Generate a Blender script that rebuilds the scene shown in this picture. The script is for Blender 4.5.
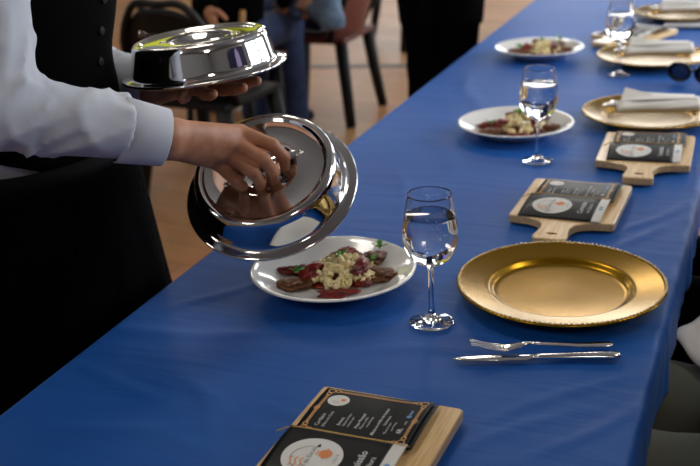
import bpy, bmesh, math, random
import numpy as np
from mathutils import Vector, Matrix
random.seed(7); RNG = np.random.RandomState(7)
PI = math.pi
S = bpy.context.scene
for o in list(bpy.data.objects): bpy.data.objects.remove(o)
C = S.collection

# ------------------------------------------------------------------ camera (fitted to plates, glasses and table edges)
F_PX, PITCH, ROLL, YAW, CAM_H, TZ = 1074.78, 0.36908, -0.04819, -0.38624, 0.72422, 0.75
_fw = np.array([math.sin(YAW)*math.cos(PITCH), math.cos(YAW)*math.cos(PITCH), -math.sin(PITCH)])
_r0 = np.array([math.cos(YAW), -math.sin(YAW), 0.]); _u0 = np.cross(_r0, _fw)
_r = _r0*math.cos(ROLL)+_u0*math.sin(ROLL); _u = -_r0*math.sin(ROLL)+_u0*math.cos(ROLL)
CAMP = np.array([0, 0, TZ+CAM_H])
def ray(x, y): return _fw+_r*(x-350)/F_PX-_u*(y-233)/F_PX
def at(x, y, t): return CAMP+ray(x, y)*t            # a point at depth t behind a pixel
def ground(x, y, z=TZ):
    d = ray(x, y); return CAMP+d*((z-CAMP[2])/d[2])
cd = bpy.data.cameras.new('camera'); cam = bpy.data.objects.new('camera', cd); C.objects.link(cam)
M = Matrix(((_r[0], _u[0], -_fw[0], CAMP[0]), (_r[1], _u[1], -_fw[1], CAMP[1]), (_r[2], _u[2], -_fw[2], CAMP[2]), (0, 0, 0, 1)))
cam.matrix_world = M
cd.sensor_width = 36; cd.lens = 36*F_PX/700; cd.clip_start = .05; cd.clip_end = 60
cd.dof.use_dof = True; cd.dof.focus_distance = 1.53; cd.dof.aperture_fstop = 5.2
S.camera = cam
# ------------------------------------------------------------------ world, light, exposure
S.view_settings.view_transform = 'Standard'; S.view_settings.look = 'None'
S.view_settings.gamma = 1; S.view_settings.use_curve_mapping = False
S.view_settings.exposure = 0.0
w = bpy.data.worlds.new('sky'); S.world = w; w.use_nodes = True
bg = w.node_tree.nodes['Background']; bg.inputs[0].default_value = (.75, .87, 1, 1); bg.inputs[1].default_value = 1.0
ROOM = dict(x0=-6.5, x1=3.2, y0=-3.5, y1=11.5, z1=3.3)
def area(name, loc, size, rot, power, col):
    l = bpy.data.lights.new(name, 'AREA'); l.shape = 'RECTANGLE'; l.size, l.size_y = size
    l.energy = power; l.color = col
    o = bpy.data.objects.new(name, l); C.objects.link(o); o.location = loc; o.rotation_euler = rot
    return o
RW = [(3.0, 5.0), (5.6, 7.6), (8.2, 10.2)]     # windows of the right wall (y ranges)
FW = [(-4.9, -3.2), (-2.6, -.9), (-.3, 1.4)]               # windows of the far wall (x ranges)
WZ = (1.0, 2.75)
RP = [120, 95, 60]; FP = [34, 36, 36]
for (a, b), pw in zip(RW, RP):
    area('window_daylight', (ROOM['x1']-.03, (a+b)/2, sum(WZ)/2), (WZ[1]-WZ[0], b-a), (0, PI/2, 0), pw, (.86, .93, 1))
for (a, b), pw in zip(FW, FP):
    area('window_daylight', ((a+b)/2, ROOM['y1']-.03, sum(WZ)/2), (b-a, WZ[1]-WZ[0]), (-PI/2, 0, 0), pw, (.9, .95, 1))
LAMPS = [(x, y) for x in (-4.2, -1.6, 1.2) for y in (-1.2, 2.4, 6.0, 9.4)]
LAMP_POWER = 34

# ------------------------------------------------------------------ helpers
def lin(h):
    v = [int(h[i:i+2], 16)/255 for i in (0, 2, 4)]
    return tuple((c/12.92 if c <= .04045 else ((c+.055)/1.055)**2.4) for c in v)+(1,)
def mat(name, col, rough=.5, metal=0., noise=None, bump=None, **kw):
    """noise=(scale, col2, (sx,sy,sz)) ; bump=(scale, strength, dist)"""
    m = bpy.data.materials.new(name); m.use_nodes = True; nt = m.node_tree
    b = nt.nodes['Principled BSDF']
    b.inputs['Base Color'].default_value = col; b.inputs['Roughness'].default_value = rough; b.inputs['Metallic'].default_value = metal
    for k, v in kw.items(): b.inputs[k.replace('_', ' ')].default_value = v
    tc = nt.nodes.new('ShaderNodeTexCoord')
    if noise:
        mp = nt.nodes.new('ShaderNodeMapping'); mp.inputs['Scale'].default_value = noise[2]
        n = nt.nodes.new('ShaderNodeTexNoise'); n.inputs['Scale'].default_value = noise[0]; n.inputs['Detail'].default_value = 5
        r = nt.nodes.new('ShaderNodeValToRGB'); r.color_ramp.elements[0].position = .35; r.color_ramp.elements[1].position = .68
        r.color_ramp.elements[0].color = col; r.color_ramp.elements[1].color = noise[1]
        nt.links.new(tc.outputs['Object'], mp.inputs[0]); nt.links.new(mp.outputs[0], n.inputs['Vector'])
        nt.links.new(n.outputs['Fac'], r.inputs[0]); nt.links.new(r.outputs[0], b.inputs['Base Color'])
    if bump:
        n = nt.nodes.new('ShaderNodeTexNoise'); n.inputs['Scale'].default_value = bump[0]; n.inputs['Detail'].default_value = 4
        bp = nt.nodes.new('ShaderNodeBump'); bp.inputs['Strength'].default_value = bump[1]; bp.inputs['Distance'].default_value = bump[2]
        nt.links.new(tc.outputs['Object'], n.inputs['Vector']); nt.links.new(n.outputs['Fac'], bp.inputs['Height'])
        nt.links.new(bp.outputs[0], b.inputs['Normal'])
    return m
def emat(name, col, st):
    m = bpy.data.materials.new(name); m.use_nodes = True; nt = m.node_tree
    b = nt.nodes['Principled BSDF']; b.inputs['Base Color'].default_value = col
    b.inputs['Emission Color'].default_value = col; b.inputs['Emission Strength'].default_value = st
    return m
def wood_mat(name, c1, c2, axis_scale, rough=.4, coat=0.):
    m = mat(name, c1, rough, noise=(9, c2, axis_scale)); b = m.node_tree.nodes['Principled BSDF']
    b.inputs['Coat Weight'].default_value = coat; b.inputs['Coat Roughness'].default_value = .12
    return m
MT = dict(
    cloth=mat('blue_satin_cloth', lin('064c9e'), .55, noise=(2.2, lin('0954a8'), (1, 1, 1)), bump=(420, .12, .001), Specular_IOR_Level=.26, Sheen_Weight=.12, Sheen_Roughness=.4, Sheen_Tint=lin('7fb0ff')),
    chrome=mat('polished_steel', (.66, .645, .63, 1), .05, 1., bump=(14, .03, .004)),
    steel=mat('cutlery_steel', (.78, .77, .75, 1), .13, 1.),
    gold=mat('gold_charger', lin('987208'), .25, .8, bump=(900, .05, .0004), Coat_Weight=.0),
    goldbead=mat('silver_gold_beads', lin('d8c090'), .25, .8),
    china=mat('white_china', lin('e6e6e4'), .12, Coat_Weight=.4),
    pine=wood_mat('pine_board', lin('e6c691'), lin('cfa468'), (30, 1.6, 30), .38, .35),
    card=mat('black_glossy_card', lin('07090c'), .45, Specular_IOR_Level=.14, Coat_Weight=.04, Coat_Roughness=.12),
    paper=mat('white_paper', lin('d8d8d6'), .5),
    goldink=mat('gold_ink', lin('e0a45a'), .4), whiteink=mat('white_ink', lin('d2d4d4'), .5), orangeink=mat('orange_ink', lin('d8813a'), .5),
    greyink=mat('grey_ink', lin('5a5f62'), .5), blueink=mat('blue_ink', lin('5f93c8'), .5),
    cord=mat('gold_cord', lin('c9a050'), .4, .4),
    shirt=mat('white_cotton', lin('b8bcc6'), .85, bump=(600, .08, .0006), Sheen_Weight=.1),
    cuffm=mat('white_cotton_cuff', lin('bec2cc'), .85, bump=(600, .06, .0005)),
    black=mat('black_wool', lin('030304'), .95, bump=(300, .15, .001), Specular_IOR_Level=.05),
    trousers=mat('black_trousers', lin('030304'), .95, bump=(300, .12, .001), Specular_IOR_Level=.04),
    button=mat('black_button', lin('050506'), .6, Specular_IOR_Level=.15),
    leather=mat('black_leather', lin('050506'), .8, Specular_IOR_Level=.12),
    skin=mat('skin', lin('b8805f'), .55, noise=(40, lin('a06a4e'), (1, 1, 1)), bump=(160, .25, .0008), Subsurface_Weight=.08, Subsurface_Radius=(.01, .004, .002)),
    nail=mat('fingernail', lin('c79a86'), .3),
    hair=mat('dark_hair', lin('1a1411'), .6, bump=(90, .6, .004)),
    eyew=mat('eye_white', lin('e4e0da'), .2), eyed=mat('dark_iris', lin('20140e'), .1),
    jeans=mat('dark_denim', lin('1b2744'), .9, noise=(25, lin('26345a'), (1, 1, 1))),
    denim=mat('grey_denim', lin('66788c'), .9, noise=(12, lin('44566c'), (1, 1, 1))),
    greyt=mat('dark_olive_grey_cloth', lin('70746c'), .9, noise=(6, lin('62665e'), (1, 1, 1)), bump=(400, .1, .001)),
    sneaker=mat('white_shoe', lin('dcdcdc'), .6),
    plastic=mat('black_plastic', lin('09090a'), .5, Specular_IOR_Level=.3),
    brown=mat('red_brown_leather', lin('5a261a'), .5),
    woodd=wood_mat('honey_wood', lin('b0813a'), lin('8a6028'), (8, 8, 1), .4),
    floor=None, napkin=mat('napkin_cotton', lin('e4e2de'), .85, bump=(500, .1, .0006)),
    pasta=mat('pasta', lin('ecd99c'), .42, noise=(60, lin('f4e6ba'), (1, 1, 1)), Subsurface_Weight=.1, Subsurface_Radius=(.004, .003, .001)),
    tomato=mat('dried_tomato', lin('8e2018'), .3, noise=(110, lin('541410'), (1, 1, 1)), bump=(140, .6, .003)),
    meat=mat('browned_meat', lin('7a4a26'), .4, noise=(120, lin('4e2a12'), (1, 1, 1)), bump=(150, .7, .003)),
    sauce=mat('red_sauce', lin('7c2414'), .2, noise=(60, lin('96401c'), (1, 1, 1)), bump=(90, .4, .002)),
    herb=mat('parsley', lin('4f9a2c'), .5, noise=(60, lin('3b7d1e'), (1, 1, 1))),
    glossblack=mat('black_acetate', lin('08080a'), .12), lens=mat('blue_lens', lin('10204a'), .05, Coat_Weight=1.),
    wall=mat('cream_wall', lin('84868a'), .8, bump=(60, .1, .002)), ceil=mat('ceiling_paint', lin('74767a'), .9, bump=(60, .05, .002)),
    frame=mat('window_frame_paint', lin('cfd2d4'), .5), strip=mat('dark_joint', lin('4a4642'), .6),
    banner=mat('dark_blue_banner', lin('14164a'), .6), violet=mat('pale_violet_print', lin('b9b0f0'), .6), red=mat('red_print', lin('a02030'), .6),
    phone=mat('white_phone', lin('e2e6ee'), .2), phoneside=mat('grey_phone_edge', lin('80868e'), .35),
    lampw=emat('lamp_glass', (1, .86, .6, 1), 6.0),
    purple=emat('purple_screen', lin('6a50ff'), 1.0), amber=emat('amber_screen', lin('ffb060'), .8),
    tablewood=mat('plywood', lin('8a6a44'), .6), tablemetal=mat('table_leg_steel', lin('55585a'), .4, .8),
)
def glass_mat(name, ior, col=(1, 1, 1, 1), rough=0.):
    m = bpy.data.materials.new(name); m.use_nodes = True; nt = m.node_tree
    b = nt.nodes['Principled BSDF']; b.inputs['Base Color'].default_value = col; b.inputs['Roughness'].default_value = rough
    b.inputs['Transmission Weight'].default_value = 1; b.inputs['IOR'].default_value = ior
    return m
MT['glass'] = glass_mat('clear_glass', 1.46); MT['water'] = glass_mat('water', 1.33)
def pane_mat():
    m = bpy.data.materials.new('frosted_daylit_pane'); m.use_nodes = True; nt = m.node_tree
    b = nt.nodes['Principled BSDF']; b.inputs['Base Color'].default_value = (.8, .85, .88, 1)
    b.inputs['Emission Color'].default_value = (.85, .93, 1, 1); b.inputs['Emission Strength'].default_value = 1.2; b.inputs['Roughness'].default_value = .3
    return m
MT['pane'] = pane_mat()
def floor_mat():
    m = bpy.data.materials.new('pale_wood_floor'); m.use_nodes = True; nt = m.node_tree; b = nt.nodes['Principled BSDF']
    tc = nt.nodes.new('ShaderNodeTexCoord'); mp = nt.nodes.new('ShaderNodeMapping'); mp.inputs['Scale'].default_value = (1, 1, 1)
    mp.inputs['Rotation'].default_value = (0, 0, .17)
    br = nt.nodes.new('ShaderNodeTexBrick'); br.inputs['Color1'].default_value = lin('b8875a'); br.inputs['Color2'].default_value = lin('a8764a')
    br.inputs['Mortar'].default_value = lin('7d5c3c'); br.inputs['Scale'].default_value = 1.; br.inputs['Mortar Size'].default_value = .003
    br.inputs['Brick Width'].default_value = 1.6; br.inputs['Row Height'].default_value = .16
    n = nt.nodes.new('ShaderNodeTexNoise'); n.inputs['Scale'].default_value = 3; mx = nt.nodes.new('ShaderNodeMixRGB'); mx.blend_type = 'MULTIPLY'; mx.inputs[0].default_value = .35
    nt.links.new(tc.outputs['Object'], mp.inputs[0]); nt.links.new(mp.outputs[0], br.inputs['Vector']); nt.links.new(mp.outputs[0], n.inputs['Vector'])
    nt.links.new(br.outputs[0], mx.inputs[1]); nt.links.new(n.outputs['Color'], mx.inputs[2]); nt.links.new(mx.outputs[0], b.inputs['Base Color'])
    b.inputs['Roughness'].default_value = .5; b.inputs['Specular IOR Level'].default_value = .3
    return m
MT['floor'] = floor_mat()

def mesh_obj(name, V, F, m, parent=None, smooth=True, loc=None):
    me = bpy.data.meshes.new(name); me.from_pydata([tuple(map(float, v)) for v in V], [], [tuple(map(int, f)) for f in F]); me.update()
    if smooth: me.polygons.foreach_set('use_smooth', [True]*len(me.polygons))
    if m: me.materials.append(m)
    o = bpy.data.objects.new(name, me); C.objects.link(o)
    if parent: o.parent = parent
    if loc is not None: o.location = loc
    return o
def bm_obj(name, bm, m, parent=None, smooth=False, loc=None, recalc=True):
    if recalc: bmesh.ops.recalc_face_normals(bm, faces=bm.faces)
    me = bpy.data.meshes.new(name); bm.to_mesh(me); bm.free()
    if smooth: me.polygons.foreach_set('use_smooth', [True]*len(me.polygons))
    me.materials.append(m); o = bpy.data.objects.new(name, me); C.objects.link(o)
    if parent: o.parent = parent
    if loc is not None: o.location = loc
    return o
def tag(o, label, cat, group=None, kind=None):
    o['label'] = label; o['category'] = cat
    if group: o['group'] = group
    if kind: o['kind'] = kind
    return o
def thing(name, label, cat, loc=(0, 0, 0), rotz=0, group=None):
    o = bpy.data.objects.new(name, None); C.objects.link(o); o.empty_display_size = .05
    o.location = tuple(map(float, loc)); o.rotation_euler = (0, 0, rotz)
    return tag(o, label, cat, group)
def struct(o): o['kind'] = 'structure'; return o
def copy_tree(o, parent=None):
    c = o.copy(); C.objects.link(c); c.parent = parent
    for ch in list(o.children): copy_tree(ch, c)
    return c
def box(bm, c, s, rot=None, bev=0.):
    r = bmesh.ops.create_cube(bm, size=1); vs = r['verts']
    m = Matrix.Translation(Vector(c)) @ (rot.to_4x4() if rot else Matrix()) @ Matrix.Diagonal((s[0], s[1], s[2], 1))
    bmesh.ops.transform(bm, matrix=m, verts=vs)
    if bev:
        es = list({e for v in vs for e in v.link_edges}); bmesh.ops.bevel(bm, geom=es, offset=bev, segments=2, affect='EDGES', profile=.7)
def box_obj(name, c, s, m, parent=None, bev=0., rot=None):
    bm = bmesh.new(); box(bm, c, s, rot, bev); return bm_obj(name, bm, m, parent)
def lathe(prof, n=64, close=True):
    """profile of (r,z) -> verts, faces; r=0 collapses to a pole"""
    V, F, rows = [], [], []
    for r, z in prof:
        if r < 1e-6: rows.append([len(V)]); V.append((0, 0, z))
        else:
            rows.append(list(range(len(V), len(V)+n)))
            V += [(r*math.cos(2*PI*k/n), r*math.sin(2*PI*k/n), z) for k in range(n)]
    for a, b in zip(rows[:-1], rows[1:]):
        for k in range(n):
            k2 = (k+1) % n
            if len(a) == 1 and len(b) == 1: continue
            if len(a) == 1: F.append((a[0], b[k2], b[k]))
            elif len(b) == 1: F.append((a[k], a[k2], b[0]))
            else: F.append((a[k], a[k2], b[k2], b[k]))
    return V, F
def spline(pts, n):
    """catmull-rom through points"""
    P = np.array(pts, float); Q = np.vstack([2*P[0]-P[1], P, 2*P[-1]-P[-2]]); out = []
    for i in range(len(P)-1):
        for t in np.linspace(0, 1, n, endpoint=False):
            p0, p1, p2, p3 = Q[i:i+4]
            out.append(.5*((2*p1)+(-p0+p2)*t+(2*p0-5*p1+4*p2-p3)*t*t+(-p0+3*p1-3*p2+p3)*t**3))
    out.append(P[-1]); return np.array(out)
def tube(pts, rad, n=10, flat=None):
    """tube along points; rad scalar or list; flat=(vec, k) squashes along vec"""
    P = np.array(pts, float); R = np.ones(len(P))*rad; V, F = [], []
    up = np.array([0, 0, 1.]);
    T0 = P[1]-P[0]
    if abs(T0[2]) > .9*np.linalg.norm(T0): up = np.array([1., 0, 0])
    for i, p in enumerate(P):
        T = P[min(i+1, len(P)-1)]-P[max(i-1, 0)]; T /= np.linalg.norm(T)+1e-12
        A = np.cross(T, up); A /= np.linalg.norm(A)+1e-12; B = np.cross(A, T); up = B
        for k in range(n):
            a = 2*PI*k/n; d = A*math.cos(a)+B*math.sin(a)
            if flat is not None: d = d-np.array(flat[0])*np.dot(d, flat[0])*(1-flat[1])
            V.append(p+d*R[i])
    for i in range(len(P)-1):
        for k in range(n):
            F.append((i*n+k, i*n+(k+1) % n, (i+1)*n+(k+1) % n, (i+1)*n+k))
    F.append(tuple(range(n-1, -1, -1))); F.append(tuple(range((len(P)-1)*n, len(P)*n)))
    return V, F
def merge(parts):
    V, F = [], []
    for v, f in parts:
        k = len(V); V += [tuple(x) for x in v]; F += [tuple(i+k for i in q) for q in f]
    return V, F
def frame_rot(x, y, z):
    return Matrix(((x[0], y[0], z[0]), (x[1], y[1], z[1]), (x[2], y[2], z[2])))
def nrm(v): v = np.array(v, float); return v/np.linalg.norm(v)

# ------------------------------------------------------------------ implicit surfaces for bodies and cloth
def surface_nets(fn, lo, hi, h):
    lo = np.array(lo, float); n = np.ceil((np.array(hi)-lo)/h).astype(int)+1
    ax = [lo[i]+h*np.arange(n[i]) for i in range(3)]
    G = np.stack(np.meshgrid(*ax, indexing='ij'), -1).astype(np.float32)
    v = fn(G.reshape(-1, 3)).reshape(n).astype(np.float64)
    s = v < 0
    cnt = np.zeros(n-1, int); pos = np.zeros(tuple(n-1)+(3,)); num = np.zeros(n-1)
    def sl(a, o): return a[o[0]:a.shape[0]-1+o[0], o[1]:a.shape[1]-1+o[1], o[2]:a.shape[2]-1+o[2]]
    cs = [(i, j, k) for i in (0, 1) for j in (0, 1) for k in (0, 1)]
    for c in cs: cnt += sl(s, c)
    act = (cnt > 0) & (cnt < 8)
    for c in cs:
        for a in range(3):
            if c[a]: continue
            d = list(c); d[a] = 1
            v0, v1 = sl(v, c), sl(v, d); x = (v0 < 0) != (v1 < 0)
            t = np.where(x, v0/np.where(v0-v1 == 0, 1, v0-v1), 0)
            for b in range(3): pos[..., b] += np.where(x, c[b]+(t if b == a else 0), 0)
            num += x
    idx = -np.ones(n-1, int); ii = np.argwhere(act); idx[act] = np.arange(len(ii))
    V = lo+h*(ii+pos[act]/num[act][:, None])
    F = []
    for a in range(3):
        b, c = (a+1) % 3, (a+2) % 3
        s0 = np.take(s, range(n[a]-1), a); s1 = np.take(s, range(1, n[a]), a)
        e = np.argwhere(s0 != s1)
        e = e[(e[:, b] > 0) & (e[:, c] > 0) & (e[:, b] < n[b]-1) & (e[:, c] < n[c]-1)]
        if not len(e): continue
        f = s0[tuple(e.T)]
        q = []
        for db, dc in ((1, 1), (0, 1), (0, 0), (1, 0)):
            k = e.copy(); k[:, b] -= db; k[:, c] -= dc; q.append(idx[tuple(k.T)])
        q = np.stack(q, 1); q[~f] = q[~f][:, ::-1]; F.append(q)
    F = np.vstack(F); F = F[(F >= 0).all(1)]
    return V, F
def cap(p, a, b, ra, rb, L=None, s=1.):
    a = np.asarray(a, np.float32); b = np.asarray(b, np.float32)
    if L is not None:
        L = np.asarray(L, np.float32); k = (1-1/s)
        p = p-((p-a)@L)[:, None]*L*k; b = b-((b-a)@L)*L*k
    d = b-a; t = np.clip(((p-a)@d)/(d@d+1e-9), 0, 1)
    return np.linalg.norm(p-(a+t[:, None]*d), axis=1)-(ra+(rb-ra)*t)
def ell(p, c, r, R=None):
    q = p-np.asarray(c, np.float32)
    if R is not None: q = q@np.asarray(R, np.float32)
    r = np.asarray(r, np.float32); k = np.linalg.norm(q/r, axis=1)
    return (k-1)*r.min()
def smin(a, b, k):
    if k <= 0: return np.minimum(a, b)
    h = np.clip(.5+.5*(b-a)/k, 0, 1); return b*(1-h)+a*h-k*h*(1-h)
def union(ds, k):
    r = ds[0]
    for d in ds[1:]: r = smin(r, d, k)
    return r
def wrinkle(p, amp, sc, seed=0):
    rs = np.random.RandomState(seed); o = 0
    for i in range(5):
        d = rs.normal(size=3); d /= np.linalg.norm(d); d2 = rs.normal(size=3)
        ph = rs.uniform(0, 6.28); o = o+np.sin((p@d)*sc*(.7+.5*i)+ph+1.3*np.sin(p@d2*sc*.35+ph))/(1+.5*i)
    return (amp*o/2.5)
def folds(p, amp, seed=0):
    rs = np.random.RandomState(seed); o = 0
    for i in range(6):
        d = rs.normal(size=3)*np.array([1, 1, 1.3]); d /= np.linalg.norm(d); d2 = rs.normal(size=3); d3 = rs.normal(size=3); ph = rs.uniform(0, 6.28)
        m = np.clip(np.sin((p@d3)*24+ph), 0, 1)
        o = o-m*(1-np.abs(np.sin((p@d)*(34+9*i)+ph+1.1*np.sin(p@d2*22))))**2.2
    return amp*o
def bbox(pts, pad):
    P = np.array(pts); return P.min(0)-pad, P.max(0)+pad

FING = dict(i=(.044, .026, .022), m=(.048, .030, .023), r=(.044, .028, .022), k=(.034, .021, .019))
def auto_hand(wrist, d, nrml, side, curl=.35, spread=.06):
    """finger chains for a relaxed hand: d = direction of the palm, nrml = back of the hand, side=+1 puts the thumb on cross(nrml,d)*side"""
    w = np.array(wrist); d = nrm(d); nr = nrm(np.array(nrml)-np.dot(nrml, d)*d); s = np.cross(nr, d)*side
    ch = []
    for j, (k, ln) in enumerate(FING.items()):
        off = (.030, .010, -.010, -.028)[j]; m = w+d*(.092 if j in (0, 2) else .096 if j == 1 else .084)+s*off
        a = curl*(.6+.15*j); q = [m]; dd = nrm(d+s*spread*(1.5-j))
        for i, l in enumerate(ln):
            aa = a*(i+1); q.append(q[-1]+(dd*math.cos(aa)-nr*math.sin(aa))*l)
        ch.append(q)
    t0 = w+d*.028+s*.026-nr*.008
    th = [t0, t0+(d*.6+s*.7-nr*.3)*.042, t0+(d*.6+s*.7-nr*.3)*.042+(d*.9+s*.3-nr*.4)*.032, t0+(d*.6+s*.7-nr*.3)*.042+(d*1.0+s*.05-nr*.5)*.055]
    return dict(w=w, f=ch, t=th, n=nr, s=s)
def hand_mesh(H, forearm, h=.0028, fr=.0086):
    """one continuous hand: palm, five fingers, wrist and a piece of forearm"""
    w, ch, th = H['w'], H['f'], H['t']; pts = [w, forearm]+[p for c in ch for p in c]+list(th)
    lo, hi = bbox(pts, .045)
    Lw = H['s']
    def fn(p):
        p = p.astype(np.float32); ds = []
        palm = [cap(p, w, forearm, .0275, .034, Lw, 1.18)]
        for j, c in enumerate(ch):
            palm.append(cap(p, w+(np.array(c[0])-w)*.12+Lw*(.012-.008*j), c[0], .0165, .0118 if j < 3 else .0105))
        palm.append(cap(p, w, th[1], .020, .0125))
        r = union(palm, .014)
        for j, c in enumerate(ch):
            k = fr*(1, 1.04, 1., .88)[j]
            fg = union([cap(p, c[0], c[1], k*1.16, k*1.02), cap(p, c[1], c[2], k*1.03, k*.93), cap(p, c[2], c[3], k*.94, k*.78)], .003)
            r = smin(r, fg, .005)
        r = smin(r, union([cap(p, th[1], th[2], .0118, .0105), cap(p, th[2], th[3], .0105, .0085)], .004), .008)
        return r
    return surface_nets(fn, lo, hi, h)
def nails(H, name='fingernail', parent=None, root=None):
    parts = []
    for c in H['f']+[H['t']]:
        a, b = np.array(c[-2]), np.array(c[-1]); d = nrm(b-a); n = H['n']; n = nrm(n-np.dot(n, d)*d); s = np.cross(n, d)
        ctr = a+(b-a)*.85+n*.0076
        V, F = lathe([(0, .0012), (.6, .001), (1, 0.)], 14); V = [ctr-root+s*x*.0052+d*y*.0062+n*(z-.0012*(x*x)) for x, y, z in V]; mesh_obj(name, V, F, MT['nail'], parent)
def head_fn(c, f, up):
    """implicit head: centre c, facing f"""
    c = np.array(c); l = np.cross(up, f); R = np.stack([f, l, up], 1)
    def fn(p):
        q = (p-c.astype(np.float32))@R.astype(np.float32)
        d = ell(q, (-.012, 0, .03), (.096, .077, .092))
        d = smin(d, ell(q, (.022, 0, -.045), (.064, .056, .072)), .03)
        d = smin(d, ell(q, (.066, 0, -.088), (.024, .026, .018)), .02)
        d = smin(d, cap(q, (.086, 0, .012), (.108, 0, -.026), .008, .013), .012)
        for s in (-1, 1):
            d = -smin(-d, ell(q, (.096, .032*s, .008), (.022, .019, .013)), .012)
            d = smin(d, cap(q, (.084, .012*s, .027), (.078, .05*s, .026), .008, .007), .01)
            d = smin(d, ell(q, (-.002, .077*s, -.012), (.018, .009, .031)), .006)
        d = smin(d, cap(q, (.088, -.02, -.058), (.088, .02, -.058), .0075, .0075), .006)
        d = smin(d, cap(q, (.084, -.016, -.071), (.084, .016, -.071), .0075, .0075), .005)
        return d
    return fn, R
def human(name, label, J, top, bottom, shoe, hair='hair', h=.013, hands=None, hem=None, long_coat=False, wr_amp=.004, fold=0., th=None, cuffcut=.012, shirt_name='shirt', group=None, cat='person', seed=1, skin='skin', sleeves=True):
    """J: world joints. facing vector J['f'] (horizontal). builds one person: body, top, trousers, shoes, hair, eyes"""
    root_loc = np.array([(J['ankL'][0]+J['ankR'][0])/2, (J['ankL'][1]+J['ankR'][1])/2, 0.])
    root = thing(name, label, cat, root_loc, 0, group)
    J = {k: np.array(v, float) for k, v in J.items()}
    f = nrm(J['f']); L = nrm(np.cross((0, 0, 1), f))
    hf = nrm(J.get('hf', f)); hl = nrm(np.cross((0, 0, 1), hf)); hu = np.cross(hf, hl)
    hfn, HR = head_fn(J['head'], hf, hu)
    def torso(p, g=0.):
        return union([cap(p, J['pelvis'], J['waist'], .108+g, .100+g, L, 1.42), cap(p, J['waist'], J['chest'], .100+g, .116+g, L, 1.42),
                      cap(p, J['chest'], J['neck']-np.array([0, 0, .035]), .112+g, .05+g, L, 1.35),
                      cap(p, J['shL'], J['neck'], .055+g, .045+g), cap(p, J['shR'], J['neck'], .055+g, .045+g)], .05)
    def arm(p, s, g=0., g2=0.):
        return union([cap(p, J['sh'+s], J['el'+s], .052+g, .041+g), cap(p, J['el'+s], J['wr'+s], .042+g, .028+g2)], .025)
    def legs(p, g=0., fl=0.):
        r = []
        for s in 'LR':
            r.append(union([cap(p, J['hip'+s], J['knee'+s], .084+g, .060+g), cap(p, J['knee'+s], J['ank'+s], .060+g, .042+g+fl)], .03))
        return smin(r[0], r[1], .03)
    nk = lambda p: cap(p, J['neck']-np.array([0, 0, .02]), J['head']-hf*.02-hu*.05, .054, .052)
    def body(p):
        r = union([torso(p, -.012), nk(p), hfn(p)], .02)
        for s in 'LR': r = smin(r, arm(p, s, -.006, 0), .02)
        return smin(r, legs(p, -.012), .03)
    keys = [k for k in J if k not in ('f', 'hf')]
    lo, hi = bbox([J[k] for k in keys], .16)
    V, F = surface_nets(body, lo, hi, h)
    parts = [(V-root_loc, F)]
    hands = hands or {}
    Hs = {}
    for s in 'LR':
        d = nrm(J['wr'+s]-J['el'+s]); H = hands.get(s) or auto_hand(J['wr'+s], d, (L if s == 'L' else -L)+np.array([0, 0, .3]), 1 if s == 'L' else -1, .4)
        Hs[s] = H; hv, hfc = hand_mesh(H, J['wr'+s]+(J['el'+s]-J['wr'+s])*.3, (.0026 if s in hands else .0034), .0108 if s in hands else .0086); parts.append((hv-root_loc, hfc))
    V, F = merge(parts); b = mesh_obj('body', V, F, MT[skin], root)
    if hands:
        for s in hands: nails(Hs[s], parent=root, root=root_loc)
    # top
    hemz = hem if hem is not None else J['pelvis'][2]-.02
    def topf(p):
        r = torso(p, .010)
        if long_coat: r = smin(r, legs(p, .022), .05)
        for s in 'LR': r = smin(r, arm(p, s, .012, .014)+(folds(p, fold, seed) if fold else 0.), .025)
        r = r+wrinkle(p, wr_amp, 38, seed)
        r = np.maximum(r, hemz-p[:, 2])
        r = np.maximum(r, p[:, 2]-(J['neck'][2]+.015))
        for s in 'LR':
            d = nrm(J['wr'+s]-J['el'+s]).astype(np.float32); e = (p-J['wr'+s].astype(np.float32))@d
            near = np.linalg.norm(p-J['wr'+s].astype(np.float32), axis=1) < .13
            r = np.where(near, np.maximum(r, e+cuffcut), r)
        return r
    lo2 = lo.copy(); lo2[2] = min(hemz, J['elL'][2], J['elR'][2], J['wrL'][2], J['wrR'][2])-.08
    hi2 = hi.copy(); hi2[2] = J['neck'][2]+.06
    V, F = surface_nets(topf, lo2, hi2, th or h*.8); mesh_obj(shirt_name, V-root_loc, F, MT[top], root)
    # trousers
    wz = J['waist'][2]-.02
    def trf(p):
        r = smin(legs(p, .012, .018), cap(p, J['pelvis'], J['waist'], .112, .106, L, 1.45), .05)+wrinkle(p, .003, 26, seed+3)
        r = np.maximum(r, p[:, 2]-wz)
        return np.maximum(r, min(J['ankL'][2], J['ankR'][2])-.035-p[:, 2])
    lo3, hi3 = bbox([J[k] for k in ('pelvis', 'waist', 'hipL', 'hipR', 'kneeL', 'kneeR', 'ankL', 'ankR')], .2)
    V, F = surface_nets(trf, lo3, hi3, h); mesh_obj('trousers', V-root_loc, F, MT[bottom], root)
    for s in 'LR':
        a = J['ank'+s]; td = nrm(J.get('toe'+s, f)); td = nrm((td[0], td[1], 0)); base = np.array([a[0], a[1], a[2]-.075])
        def sf(p):
            r = union([cap(p, base+td*(-.045)+np.array([0, 0, .036]), base+td*.16+np.array([0, 0, .026]), .040, .034), cap(p, base+np.array([0, 0, .05]), a, .042, .045)], .03)
            return np.maximum(r, base[2]-p[:, 2])
        lo4, hi4 = bbox([base-td*.05, base+td*.17, a], .07)
        V, F = surface_nets(sf, lo4, hi4, .009); mesh_obj('shoe', V-root_loc, F, MT[shoe], root)
    hc = J['head'].astype(np.float32)
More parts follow.
